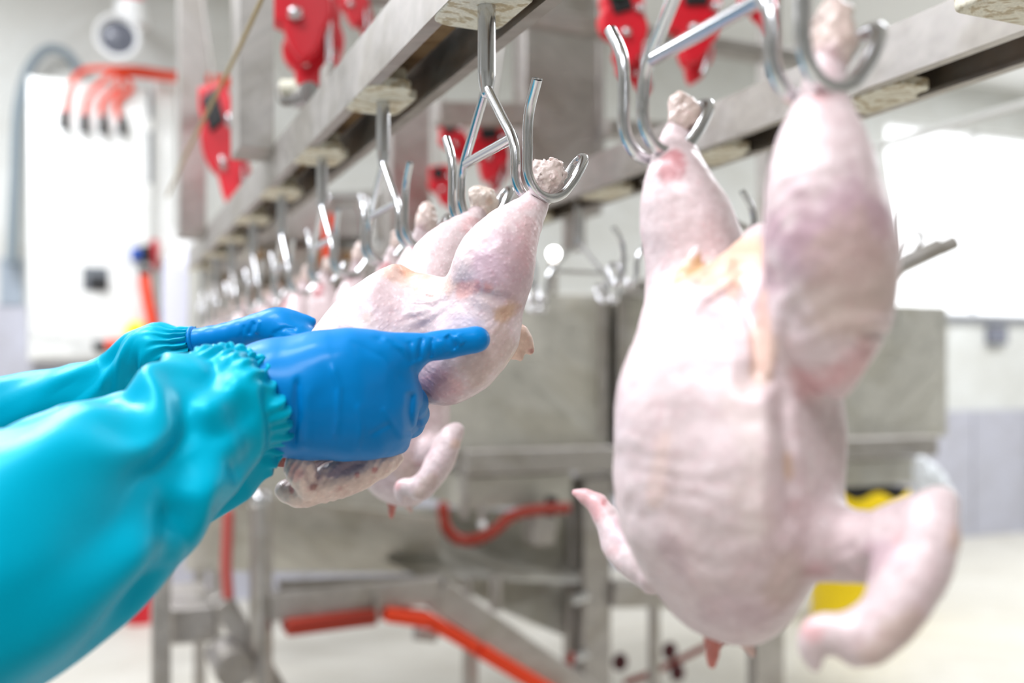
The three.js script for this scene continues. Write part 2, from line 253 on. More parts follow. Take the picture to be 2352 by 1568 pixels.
for (const [x, z] of PANELS) {
  const t = thing('ceiling_light', 'flat white ceiling light panel over the processing line', 'ceiling light', V(x, CEILING, z), 'ceiling light panels');
  add('frame', merge([box(-0.64, 0.64, -0.06, 0, -0.34, -0.31), box(-0.64, 0.64, -0.06, 0, 0.31, 0.34), box(-0.64, -0.61, -0.06, 0, -0.31, 0.31), box(0.61, 0.64, -0.06, 0, -0.31, 0.31)]), M.whitePlastic, t);
  add('diffuser', box(-0.61, 0.61, -0.055, -0.03, -0.31, 0.31), M.lamp, t);
}

// ---------------------------------------------------------------- overhead rails, trolleys and shackles
const RAIL_Y = EYE + 0.317, PITCH = 0.322, STEM_X = 0.3146, STEM_Z = -0.790, RAIL_END = -3.12;
function rail(xl, xr, h, name, label, z0, M_) {
  const t = thing(name, label, 'overhead rail', V((xl + xr) / 2, RAIL_Y, z0)), L = [RAIL_END, z0];
  const k = 0.005, lip = 0.014;
  addW('flange', merge([box(xl, xl + k, RAIL_Y, RAIL_Y + h, ...L), box(xl + k, xl + lip, RAIL_Y, RAIL_Y + k, ...L)]), M_, t);
  addW('flange', merge([box(xr - k, xr, RAIL_Y, RAIL_Y + h, ...L), box(xr - lip, xr - k, RAIL_Y, RAIL_Y + k, ...L)]), M_, t);
  addW('web', box(xl, xr, RAIL_Y + h, RAIL_Y + h + k, ...L), M_, t);
  addW('wear_strip', box(xl + 0.010, xr - 0.02, RAIL_Y + h - 0.014, RAIL_Y + h - 0.0005, ...L), M.brown, t, 'brown stained plastic lining');
  return t;
}
rail(0.2816, 0.371, 0.056, 'conveyor_rail', 'steel channel rail carrying the birds, cream trolleys in its slot', 0.9, M.steel);
rail(0.790, 0.886, 0.052, 'conveyor_rail', 'second steel channel rail with empty shackles, behind the large bird', 0.6, M.steel);

function makeTrolley(x, z, label, group) {
  const t = thing('trolley', label, 'trolley', V(x, RAIL_Y, z), group);
  const s = new THREE.Shape(); const w = 0.031, l = 0.058;
  s.moveTo(-w, -l + 0.02); s.quadraticCurveTo(-w, -l, -w + 0.015, -l); s.lineTo(w - 0.022, -l); s.quadraticCurveTo(w - 0.012, -l + 0.004, w - 0.014, -l + 0.02); s.quadraticCurveTo(w - 0.012, -l + 0.034, w, -l + 0.036); s.lineTo(w, l - 0.02); s.quadraticCurveTo(w, l, w - 0.015, l); s.lineTo(-w + 0.02, l); s.quadraticCurveTo(-w, l, -w, l - 0.02); s.closePath();
  const g = new THREE.ExtrudeGeometry(s, { depth: 0.008, bevelEnabled: true, bevelSize: 0.0015, bevelThickness: 0.0015, bevelSegments: 2, curveSegments: 8 }); g.rotateX(-Math.PI / 2); g.translate(0, 0.0, 0);
  add('plate', g, M.cream, t);
  add('carriage', new RoundedBoxGeometry(0.03, 0.022, 0.07, 3, 0.006).translate(0.004, 0.021, 0), M.cream, t);
  for (const q of [-1, 1]) add('wheel', new THREE.CylinderGeometry(0.012, 0.012, 0.012, 20).rotateZ(Math.PI / 2).translate(-0.02, 0.025, q * 0.03), M.cream, t);
  add('link_bar', box(-0.026, -0.012, 0.012, 0.018, -PITCH + 0.05, -0.062), M.whiteBar, t, 'white link strip to the next trolley');
  return t;
}
function makeShackle(label, group) {
  const t = thing('shackle', label, 'shackle', V(STEM_X, RAIL_Y, STEM_Z), group), r = 0.0041;
  const prof = [[0, 0.012], [0.0052, 0.012], [0.0075, 0.004], [0.0078, 0], [0.0078, -0.058], [0.0072, -0.066], [0.005, -0.076], [0.004, -0.079], [0, -0.08]].map(([a, b]) => new THREE.Vector2(a, b)).reverse();
  add('stem', new THREE.LatheGeometry(prof, 28), M.rodSteel, t);
  for (const s of [1, -1]) {
    const p = [[0, -.074, .004], [0, -.088, .018], [0, -.106, .036], [0, -.122, .052], [0, -.134, .060], [0, -.146, .0625], [0, -.158, .0625], [.0035, -.1685, .0627], [.010, -.1755, .063], [.019, -.178, .063], [.029, -.1745, .063], [.038, -.165, .063], [.046, -.1525, .064], [.051, -.1445, .0675], [.053, -.1415, .0745], [.051, -.1445, .0815], [.046, -.1525, .085], [.038, -.165, .086], [.029, -.1745, .086], [.019, -.178, .086], [.010, -.1755, .086], [.0035, -.1685, .086], [0, -.158, .086], [0, -.14, .086], [0, -.122, .0865], [0, -.110, .0905], [0, -.092, .1035]].map(q => V(q[0], q[1], q[2] * s));
    const hook = add('hook', merge([new THREE.TubeGeometry(new THREE.CatmullRomCurve3(p, false, 'centripetal'), 220, r, 14), rod(p[p.length - 1].clone().add(V(0, -0.0005, 0)), p[p.length - 1].clone().add(V(0, 0.0005, 0.0003 * s)), r, r, 14)]), M.rodSteel, t);
  }
  add('crossbar', rod(V(0.001, -0.1255, -0.0555), V(0.001, -0.1255, 0.0555), 0.0042), M.rodSteel, t);
  return t;
}
const trolley = makeTrolley(STEM_X, STEM_Z, 'cream plastic trolley plate above the shackle of the gripped bird');
const shackle = makeShackle('steel shackle from which the gripped bird hangs');
copy(trolley, PITCH, 'cream plastic trolley plate above the shackle of the large bird');
copy(shackle, PITCH, 'steel shackle from which the large bird hangs free');
const nth = ['', 'first', 'second', 'third', 'fourth', 'fifth', 'sixth', 'seventh'];
for (let k = 1; k <= 7; k++) {
  copy(trolley, -PITCH * k, `stained cream trolley, ${nth[k]} beyond that of the gripped bird`, 'trolleys farther down the bird rail');
  copy(shackle, -PITCH * k, `steel shackle of the row, ${nth[k]} beyond that of the gripped bird`, 'shackles in the row behind the gripped bird');
}
{ // a loose shackle jutting out beside the window
  const d = 1.75, t = thing('loose_shackle', 'loose steel shackle with notched stem jutting out beside the bright window', 'shackle', at(2100, 600, d)), r = 0.0055;
  addW('stem', merge([rod(at(1985, 650, d), at(2160, 566, d), 0.0155, 0.0155, 24), rod(at(2160, 572, d), at(2194, 556, d), 0.0125, 0.0125, 24)]), M.steel, t);
  addW('hook', tube([at(2010, 660, d), at(2046, 600, d), at(2050, 540, d), at(2056, 495, d), at(2072, 462, d), at(2090, 438, d)], r * 0.75, 40, 10), M.steel, t);
  addW('hook', tube([at(2040, 605, d), at(2062, 578, d), at(2084, 548, d), at(2104, 532, d - 0.01), at(2117, 538, d - 0.01), at(2116, 552, d), at(2104, 572, d)], r * 0.75, 40, 10), M.steel, t);
  addW('stay', rod(at(1985, 650, d), V(0.838, RAIL_Y + 0.005, at(1985, 650, d).z - 0.05), 0.006), M.steel, t);
}
{ // second rail: empty shackles turned across the rail
  const x2 = 0.838, s1 = onX(1327, 500, x2).z;
  for (let k = -4; k <= 2; k++) {
    const z = s1 + PITCH * k; if (z < RAIL_END + 0.1) continue;
    makeTrolley(x2, onX(1400, 455, x2).z + PITCH * k, 'cream trolley block in the slot of the second rail', 'trolleys of the second rail');
    const c = copy(shackle, 0, k === 0 ? 'empty steel shackle under the second rail below the wide column' : k === 1 ? 'empty steel shackle behind the far leg of the large bird' : k === 2 ? 'empty steel shackle behind the near leg of the large bird' : 'empty steel shackle under the second rail beyond the gripped bird', 'empty shackles under the second rail');
    c.position.set(x2, RAIL_Y, z); c.rotation.y = Math.PI / 2;
  }
}
// unseen tray added below the picture's edge to dim light bouncing off the floor
{ const t = thing('added_tray', 'low steel tray added under the bird rail to cut floor bounce', 'tray', V(0.3, 0, -0.9)); addW('pan', box(-0.12, 0.75, 0.30, 0.32, -2.3, 0.5), M.steel, t); addW('rim', merge([box(-0.13, -0.12, 0.30, 0.40, -2.3, 0.5), box(0.75, 0.76, 0.30, 0.40, -2.3, 0.5)]), M.steel, t); for (const [x, z] of [[-0.08, -2.2], [-0.08, 0.4], [0.7, -2.2], [0.7, 0.4]]) addW('leg', box(x - 0.02, x + 0.02, 0, 0.30, z - 0.02, z + 0.02), M.steel, t); }
// ---------------------------------------------------------------- plucked chickens
const SKIN = rgb(224, 206, 207), PINK = rgb(226, 176, 178), MAUVE = rgb(186, 150, 164), PEACH = rgb(228, 188, 160), TAN = rgb(208, 184, 170), OCHRE = rgb(205, 160, 96), RED = rgb(170, 62, 70), IVORY = rgb(232, 218, 208);
const spot = (px, py, d, rpx, c, a, px2 = px, py2 = py, d2 = d) => [at(px, py, d), at(px2, py2, d2), rpx * d / F, c, a];
const vdir = (a, b) => b.clone().sub(a).normalize();

const plane = (px, py, d) => { const p = at(px, py, d); return [p.x * C + p.z * S, p.y]; };
// creases and ridges drawn over a solid in its own side plane: depth above 0 sinks, below 0 rises
const crease = (list, d0) => { const L = list.map(([pts, depth, width]) => ({ pts: pts.map(([x, y]) => plane(x, y, d0)), depth, width })); for (const l of L) { const m = l.width * 3; l.x0 = Math.min(...l.pts.map(p => p[0])) - m; l.x1 = Math.max(...l.pts.map(p => p[0])) + m; l.y0 = Math.min(...l.pts.map(p => p[1])) - m; l.y1 = Math.max(...l.pts.map(p => p[1])) + m; } return (x, y, z) => { const a = x * C + z * S; let d = 0; for (const l of L) { if (a < l.x0 || a > l.x1 || y < l.y0 || y > l.y1) continue; let best = 1e9, end = 0; for (let i = 0; i + 1 < l.pts.length; i++) { const [ax, ay] = l.pts[i], [bx, by] = l.pts[i + 1], ux = bx - ax, uy = by - ay, h = clamp(((a - ax) * ux + (y - ay) * uy) / (ux * ux + uy * uy)), qx = a - ax - h * ux, qy = y - ay - h * uy, e = Math.sqrt(qx * qx + qy * qy); if (e < best) { best = e; end = (i + h) / (l.pts.length - 1); } } if (best < l.width * 3) d += l.depth * Math.exp(-best * best / (l.width * l.width)) * smooth(0, 0.15, end) * smooth(0, 0.15, 1 - end); } return d; }; };

// --- the large bird, hanging free
const bigPrims = [
  // trunk, breast turned to the left
  ...chain([[1695, 730, .565, 118], [1664, 850, .565, 208], [1664, 1000, .56, 240], [1662, 1150, .56, 236], [1680, 1280, .56, 184], [1710, 1366, .56, 106], [1722, 1428, .56, 46]], 0.03),
  ...chain([[1742, 552, .575, 26], [1730, 610, .57, 58], [1700, 700, .565, 92]], 0.02),
  // keel and the breast muscle beside it
  ...chain([[1572, 800, .535, 78], [1535, 900, .53, 90], [1526, 1000, .525, 92], [1545, 1200, .528, 84], [1612, 1296, .535, 54]], 0.03),
  ...chain([[1715, 880, .515, 90], [1712, 1050, .505, 112], [1720, 1200, .51, 100], [1740, 1310, .525, 66]], 0.03),
  // flank
  ...chain([[1822, 900, .54, 88], [1838, 1000, .54, 84], [1832, 1110, .54, 78], [1826, 1220, .545, 70]], 0.02),
  // near leg: ankle, drumstick, thigh
  ...chain([[1896, 140, .500, 36], [1894, 190, .498, 40], [1892, 245, .494, 58], [1888, 320, .488, 90], [1887, 410, .482, 117], [1896, 510, .480, 134], [1908, 575, .481, 137]], 0.01),
  ...chain([[1908, 560, .484, 128], [1918, 640, .484, 132], [1918, 720, .486, 118], [1912, 800, .490, 88], [1920, 865, .494, 44], [1926, 895, .496, 16]], 0.010),
  ...chain([[1860, 640, .505, 100], [1830, 760, .515, 92], [1812, 860, .525, 80]], 0.016),
  // far leg
  ...chain([[1562, 290, .640, 28], [1554, 335, .636, 40], [1556, 420, .622, 73], [1576, 510, .622, 103], [1596, 590, .622, 110], [1600, 690, .615, 116], [1600, 800, .59, 140]], 0.012),
  // skin stretched between thigh and belly
  ...chain([[1752, 545, .565, 16], [1762, 620, .55, 44], [1772, 740, .535, 56], [1776, 850, .525, 50]], 0.02),
  // flap at the vent
  ...chain([[1604, 566, .575, 4], [1586, 612, .572, 14], [1556, 668, .568, 26]], 0.006),
  ...chain([[1690, 610, .552, 16], [1620, 652, .55, 18], [1570, 676, .55, 16]], 0.010),
  // near wing: upper arm, elbow, forearm, wrist, tip
  ...chain([[1872, 1232, .525, 62], [1945, 1240, .505, 68], [2020, 1238, .485, 60], [2090, 1204, .47, 46], [2140, 1176, .462, 40]], 0.018),
  ...chain([[1920, 1280, .51, 50], [1985, 1296, .495, 42]], 0.012),
  ...chain([[2150, 1162, .458, 38], [2140, 1240, .452, 54], [2100, 1330, .45, 66], [2040, 1418, .45, 64], [1988, 1470, .452, 50]], 0.006),
  ...chain([[2168, 1150, .46, 22], [2130, 1200, .458, 40]], 0.012),
  ...chain([[2070, 1225, .475, 30], [2046, 1310, .462, 26]], 0.02),
  ...chain([[1990, 1468, .452, 50], [1930, 1452, .455, 38], [1878, 1452, .458, 36], [1864, 1490, .46, 26], [1872, 1530, .46, 16]], 0.008),
  ...chain([[1940, 1478, .458, 30], [1960, 1500, .46, 24]], 0.008),
  // far wing tips
  ...chain([[1322, 1132, .665, 11], [1372, 1156, .66, 23], [1410, 1218, .65, 30], [1455, 1280, .63, 40]], 0.006),
  ...chain([[1399, 1254, .645, 16], [1434, 1283, .635, 24], [1500, 1320, .62, 44]], 0.006),
  // creases at the groin and across the thigh
  { a: at(1748, 660, .478), b: at(1738, 860, .485), r1: 0.003, r2: 0.003, k: 0.012, cut: true },
  { a: at(1940, 772, .441), b: at(2020, 786, .452), r1: 0.0016, r2: 0.0016, k: 0.006, cut: true },
  { a: at(1880, 800, .443), b: at(1950, 806, .446), r1: 0.001, r2: 0.001, k: 0.005, cut: true },
];
const bigCreases = crease([[[[1745, 870], [1748, 1000], [1738, 1150], [1745, 1290]], -0.0028, 0.006], [[[1790, 880], [1796, 1000], [1804, 1120], [1816, 1230]], 0.0035, 0.005], [[[1540, 780], [1528, 950], [1530, 1150], [1548, 1300]], -0.0016, 0.006], [[[1600, 720], [1640, 680], [1700, 640], [1750, 590]], -0.0014, 0.003], [[[1640, 700], [1700, 665], [1750, 640]], 0.0012, 0.0025], [[[1640, 640], [1690, 590], [1720, 545]], 0.0012, 0.002], [[[1665, 650], [1710, 600], [1740, 560]], -0.0010, 0.002], [[[1740, 640], [1752, 760], [1742, 880]], 0.0030, 0.0028], [[[1775, 660], [1778, 780], [1768, 880]], -0.0020, 0.004], [[[1810, 740], [1870, 690], [1990, 660]], -0.0008, 0.004], [[[1800, 800], [1870, 760], [1960, 742]], -0.0010, 0.004], [[[1920, 752], [1975, 742], [2030, 752]], -0.0016, 0.003], [[[1935, 770], [1985, 768], [2030, 776]], 0.0016, 0.002], [[[1890, 790], [1940, 808], [1990, 800]], 0.0014, 0.002], [[[1560, 1340], [1680, 1330], [1800, 1300]], -0.0010, 0.006], [[[1620, 1400], [1700, 1380], [1800, 1360]], 0.0010, 0.004]], .49);
const keelA = at(1545, 760, .515), keelB = at(1530, 1300, .515);
const bigDetail = (x, y, z) => {
  const q = 55; let d = bigCreases(x, y, z) - 0.0009 * fbm(x * q, y * q * 0.7, z * q, 3);
  const f = smooth(0.1, 0.6, fbm(x * 16, y * 16, z * 16, 2) + 0.3); d += 0.0002 * f * Math.sin((y * 0.9 + x * 0.5 - z * 0.4) * 520 + 5 * fbm(x * 30, y * 30, z * 30, 2));
  return d;
};
const bigColor = pigment(SKIN, [
  spot(1860, 560, .47, 120, MAUVE, 0.75, 1960, 520, .47), spot(1790, 590, .49, 60, MAUVE, 0.55, 1780, 700, .5),
  spot(1950, 600, .47, 120, TAN, 0.6, 1940, 700, .47), spot(1880, 860, .49, 60, PINK, 0.7, 1960, 820, .48),
  spot(1700, 590, .56, 70, PEACH, 0.95, 1640, 650, .56), spot(1590, 620, .57, 40, OCHRE, 0.75, 1575, 645, .57), spot(1750, 610, .54, 50, PEACH, 0.7, 1760, 560, .54),
  spot(1545, 390, .6, 34, RED, 0.7, 1550, 350, .6), spot(1880, 210, .47, 32, PINK, 0.8, 1900, 200, .47), spot(1560, 290, .6, 30, PINK, 0.6),
  spot(1770, 690, .5, 30, PEACH, 0.6, 1740, 860, .5), spot(1800, 1050, .49, 14, OCHRE, 0.5, 1832, 1130, .48), spot(1835, 1180, .48, 26, RED, 0.4, 1850, 1160, .48),
  spot(1500, 880, .52, 26, PINK, 0.5, 1500, 960, .52), spot(1530, 1000, .5, 24, PEACH, 0.25, 1500, 1150, .5), spot(1540, 1250, .5, 34, MAUVE, 0.3, 1560, 1330, .5),
  spot(1700, 900, .5, 60, IVORY, 0.4, 1720, 1200, .5), spot(1660, 1380, .52, 70, MAUVE, 0.3, 1760, 1400, .52), spot(1790, 1300, .5, 60, TAN, 0.5, 1800, 1380, .5),
  spot(1960, 1290, .46, 50, MAUVE, 0.5, 2030, 1270, .46), spot(2060, 1230, .45, 26, PINK, 0.8), spot(1890, 1320, .49, 36, RED, 0.35), spot(1860, 1450, .45, 30, PINK, 0.8),
  spot(2080, 1420, .44, 40, TAN, 0.6, 2000, 1510, .44), spot(2180, 1230, .45, 40, PEACH, 0.5),
  spot(1370, 1160, .65, 40, PINK, 0.9, 1320, 1130, .65), spot(1430, 1220, .64, 40, MAUVE, 0.5), spot(1410, 1260, .64, 22, PINK, 1), spot(1390, 1155, .65, 14, RED, 0.7),
]);
const bigBody = solid(bigPrims, 0.0024, { detail: bigDetail, color: bigColor });
const knobColor = pigment(rgb(238, 218, 208), [spot(1900, 120, .49, 50, MAUVE, 0.5, 1935, 150, .49), spot(1900, 40, .48, 30, PEACH, 0.8), spot(1570, 230, .61, 20, IVORY, 0.8), spot(1572, 285, .61, 18, RED, 0.8)]);
const knobDetail = (x, y, z) => -0.0022 * fbm(x * 130, y * 130, z * 130, 3);
const bigKnobs = [
  solid([...chain([[1912, 52, .503, 44], [1914, 115, .503, 48], [1898, 165, .501, 38]], 0.008)], 0.0022, { detail: knobDetail, color: knobColor }),
  solid([...chain([[1562, 236, .637, 22], [1576, 268, .637, 35], [1568, 300, .639, 28]], 0.008)], 0.0022, { detail: knobDetail, color: knobColor }),
];
const neckStub = solid([...chain([[1640, 1440, .56, 26], [1638, 1475, .56, 15], [1635, 1525, .56, 10]], 0.01)], 0.002, { color: pigment(rgb(206, 120, 108), []) });
const neckShred = solid([...chain([[1705, 1455, .56, 24], [1722, 1488, .56, 7], [1730, 1505, .56, 3]], 0.01)], 0.002, { color: pigment(rgb(226, 196, 186), []) });
const hang = V(STEM_X, RAIL_Y - 0.17, STEM_Z + PITCH);
const bigBird = thing('plucked_chicken', 'large plucked chicken hanging free in front, its breast turned out', 'chicken', hang.clone());
addW('carcass', bigBody, M.smoothSkin, bigBird);
for (const g of bigKnobs) addW('ankle_joint', g, M.skin, bigBird, 'cut pale ankle joint resting in the hook');
addW('neck_stub', neckStub, M.smoothSkin, bigBird, 'reddish thin strip at the neck end');
addW('neck_stub', neckShred, M.smoothSkin, bigBird);
for (let k = 2; k <= 8; k++) {
  const c = copy(bigBird, -PITCH * k, k === 2 ? 'plucked chicken hanging behind the gloved hands, wings dangling' : `plucked chicken of the row, ${nth[k - 1]} beyond the gripped bird`, k === 2 ? null : 'plucked chickens farther along the row');
  if (k === 2) delete c.userData.group;
  c.rotation.y = (rnd() - 0.5) * 0.25; c.rotation.x = (rnd() - 0.5) * 0.03;
}

// --- the gripped bird, pulled towards the worker
const gripPrims = [
  ...chain([[975, 745, .80, 92], [905, 800, .797, 124], [845, 880, .79, 142], [785, 955, .785, 134], [728, 1028, .78, 76], [690, 1070, .775, 30]], 0.03),
  ...chain([[904, 622, .79, 15], [882, 660, .788, 40], [850, 730, .785, 80], [800, 810, .78, 96]], 0.012),
  // near leg
  ...chain([[1240, 446, .788, 23], [1218, 482, .784, 36], [1186, 520, .774, 56], [1156, 562, .766, 75], [1136, 608, .764, 89], [1124, 650, .764, 90], [1122, 672, .767, 82]], 0.006),
  ...chain([[1112, 712, .768, 78], [1100, 760, .768, 92], [1058, 826, .768, 85], [1022, 868, .772, 62], [1002, 900, .776, 24]], 0.010),
  ...chain([[1070, 722, .775, 60], [1000, 722, .785, 50], [950, 710, .79, 50]], 0.016),
  ...chain([[990, 672, .79, 22], [1050, 668, .775, 22], [1090, 680, .77, 34]], 0.016),
  ...chain([[918, 618, .80, 10], [950, 648, .797, 16], [1000, 668, .79, 22]], 0.012),
  // valley between belly and thigh
  { a: at(1046, 660, .738), b: at(905, 772, .722), r1: 0.003, r2: 0.004, k: 0.022, cut: true },
  // far leg
  ...chain([[1102, 490, .922, 22], [1078, 518, .908, 30], [1042, 556, .885, 50], [1004, 604, .87, 62], [980, 660, .85, 64]], 0.010),
  // crease under the knee
  { a: at(1214, 704, .742), b: at(1050, 660, .729), r1: 0.0016, r2: 0.0010, k: 0.007, cut: true },
  { a: at(1235, 690, .752), b: at(1190, 702, .742), r1: 0.003, r2: 0.002, k: 0.006, cut: true },
];
const gripCreases = crease([
  [[[880, 655], [930, 684], [985, 690], [1040, 676]], -0.00040, 0.00221], [[[885, 672], [935, 698], [990, 700], [1035, 684]], 0.00040, 0.00221], [[[900, 640], [945, 664], [1000, 674], [1045, 664]], -0.00033, 0.00193], [[[872, 690], [925, 718], [985, 712], [1032, 690]], -0.00033, 0.00248], [[[905, 650], [955, 676], [1010, 680]], 0.00029, 0.00166], [[[920, 752], [975, 728], [1030, 700]], -0.00040, 0.00221], [[[930, 766], [985, 740], [1040, 706]], 0.00033, 0.00221], [[[905, 742], [960, 722], [1020, 698]], 0.00029, 0.00193], [[[890, 612], [860, 660], [850, 720]], -0.00040, 0.00552],
  [[[1192, 706], [1140, 745], [1095, 790]], 0.00026, 0.00152], [[[1193, 714], [1150, 760], [1105, 812]], 0.00029, 0.00152], [[[1194, 724], [1160, 775], [1120, 826]], 0.00026, 0.00152], [[[1194, 736], [1168, 785], [1135, 832]], 0.00023, 0.00138], [[[1186, 702], [1130, 735], [1080, 770]], 0.00020, 0.00152], [[[1192, 750], [1172, 795], [1145, 838]], 0.00017, 0.00138],
  [[[1060, 862], [1005, 872], [960, 866]], 0.00020, 0.00221], [[[1080, 850], [1020, 856], [965, 850]], 0.00017, 0.00193], [[[1050, 880], [1010, 890], [980, 884]], 0.00020, 0.00193],
], 0.75);
const gripDetail = (x, y, z) => gripCreases(x, y, z) - 0.0006 * fbm(x * 60, y * 60, z * 60, 3);
const gripColor = pigment(SKIN, [
  spot(1160, 600, .745, 95, MAUVE, 0.5, 1180, 650, .745), spot(1120, 620, .74, 60, rgb(206, 178, 196), 0.5), spot(1200, 600, .76, 40, PINK, 0.4, 1215, 530, .76),
  spot(1150, 720, .745, 30, OCHRE, 0.55, 1170, 705, .75), spot(1060, 668, .74, 22, rgb(228, 160, 150), 0.6, 1090, 660, .74), spot(1120, 665, .735, 18, rgb(228, 150, 140), 0.6),
  spot(938, 622, .785, 20, rgb(238, 160, 124), 0.8, 925, 616, .79), spot(900, 625, .785, 40, PEACH, 0.55, 960, 645, .78), spot(970, 660, .775, 30, PEACH, 0.5, 1030, 660, .77),
  spot(1000, 890, .755, 42, PINK, 0.7, 1040, 880, .755), spot(985, 840, .75, 50, MAUVE, 0.4, 1010, 900, .755), spot(1080, 745, .735, 45, rgb(212, 204, 220), 0.5, 1040, 760, .735),  // the last, bluish patch paints the glove's reflection near the thumb
  spot(1100, 840, .745, 60, TAN, 0.5, 1150, 800, .745), spot(860, 690, .775, 50, PINK, 0.18, 900, 720, .775), spot(845, 740, .765, 26, TAN, 0.6, 810, 755, .765),
  spot(1080, 520, .87, 30, PINK, 0.7, 1095, 500, .88), spot(690, 1040, .76, 50, OCHRE, 0.5, 740, 1040, .76), spot(1205, 470, .757, 22, PINK, 0.35, 1225, 460, .757),
]);
const gripBird = thing('plucked_chicken', 'plucked chicken held by the gloved hands, pulled sideways on its shackle', 'chicken', V(STEM_X - 0.09, RAIL_Y - 0.17, STEM_Z));
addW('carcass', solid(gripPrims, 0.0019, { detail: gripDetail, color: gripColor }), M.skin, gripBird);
addW('ankle_joint', solid([...chain([[1232, 386, .789, 16], [1244, 405, .790, 30], [1262, 408, .790, 33], [1268, 392, .790, 22], [1284, 400, .790, 12]], 0.006), ...chain([[1250, 420, .789, 30], [1238, 455, .788, 24]], 0.006)], 0.0016, { detail: (x, y, z) => -0.0018 * fbm(x * 220, y * 220, z * 220, 3), color: pigment(rgb(244, 228, 220), [spot(1262, 412, .765, 20, IVORY, 0.7, 1280, 425, .765), spot(1225, 392, .765, 14, PEACH, 0.8), spot(1250, 445, .76, 16, MAUVE, 0.4)]) }), M.skin, gripBird, 'ragged cut ankle joint in the near hook');
addW('ankle_joint', solid(chain([[1096, 446, .925, 19], [1110, 462, .926, 30], [1112, 480, .925, 26], [1104, 498, .922, 22]], 0.006), 0.0018, { detail: (x, y, z) => -0.0012 * fbm(x * 150, y * 150, z * 150, 3), color: pigment(rgb(240, 226, 212), [spot(1090, 470, .9, 14, rgb(200, 196, 206), 0.6), spot(1125, 455, .9, 16, PEACH, 0.6)]) }), M.smoothSkin, gripBird, 'smooth ivory ankle joint in the far hook');
addW('tail', solid([...chain([[1165, 775, .83, 34], [1192, 772, .835, 24], [1212, 796, .835, 12], [1219, 808, .835, 5]], 0.01), ...chain([[1165, 800, .83, 24], [1190, 816, .83, 7], [1197, 823, .83, 3]], 0.008)], 0.0018, { detail: (x, y, z) => -0.0005 * fbm(x * 120, y * 120, z * 120, 2), color: pigment(rgb(240, 210, 192), [spot(1222, 806, .83, 8, RED, 0.6), spot(1196, 745, .83, 14, PEACH, 0.6)]) }), M.smoothSkin, gripBird, 'peach coloured tail');
{ // folded wing below the hand
  const wing = solid([
    ...chain([[770, 985, .765, 60], [840, 1018, .757, 42], [902, 1046, .75, 18]], 0.012),
    ...chain([[910, 1048, .744, 15], [880, 1060, .738, 30], [820, 1082, .732, 41], [760, 1106, .728, 42], [715, 1126, .726, 31]], 0.006),
    ...chain([[715, 1130, .722, 27], [682, 1134, .721, 27], [654, 1124, .721, 23]], 0.004),
    ...chain([[704, 1120, .712, 24], [698, 1092, .708, 29], [684, 1070, .708, 32]], 0.004),
    ...chain([[790, 1058, .757, 32], [740, 1082, .752, 26]], 0.012),
    { a: at(820, 1060, .72), b: at(725, 1105, .705), r1: 0.002, r2: 0.002, k: 0.010, cut: true },
    { a: at(716, 1085, .70), b: at(722, 1118, .70), r1: 0.003, r2: 0.003, k: 0.006, cut: true },
  ], 0.0015, {
    detail: (x, y, z) => { const a = (x * C + z * S), n = fbm(x * 60, y * 60, z * 60, 2); return -0.0007 * fbm(x * 110, y * 110, z * 110, 3) + 0.0003 * smooth(-0.3, 0.4, n) * Math.sin((a - y * 0.5) * 1150 + 2 * n); },
    color: pigment(rgb(234, 210, 198), [spot(840, 1052, .73, 20, rgb(176, 152, 164), 0.7, 740, 1092, .71), spot(780, 1125, .71, 10, rgb(190, 130, 126), 0.5, 770, 1130, .71), spot(860, 1080, .72, 8, rgb(190, 110, 110), 0.8), spot(820, 1090, .72, 7, rgb(190, 110, 110), 0.7), spot(680, 1085, .70, 22, rgb(232, 176, 172), 0.8), spot(668, 1112, .71, 9, RED, 0.7, 668, 1125, .71), spot(650, 1125, .71, 16, rgb(206, 176, 168), 0.7), spot(722, 1118, .71, 10, rgb(150, 76, 70), 0.7), spot(760, 1060, .74, 30, rgb(196, 156, 156), 0.6, 730, 1075, .74)]),
  });
  addW('wing', wing, M.skin, gripBird, 'folded wing with feather stubble under the glove');
  addW('neck_stub', solid(chain([[690, 1052, .765, 20], [655, 1048, .76, 18], [640, 1050, .757, 15]], 0.01), 0.0018, { detail: (x, y, z) => -0.002 * fbm(x * 180, y * 180, z * 180, 3), color: pigment(rgb(146, 66, 56), [spot(634, 1054, .75, 12, rgb(226, 206, 176), 0.9), spot(645, 1040, .75, 8, rgb(110, 36, 30), 0.8)]) }), M.smoothSkin, gripBird, 'dark red neck stump');
}
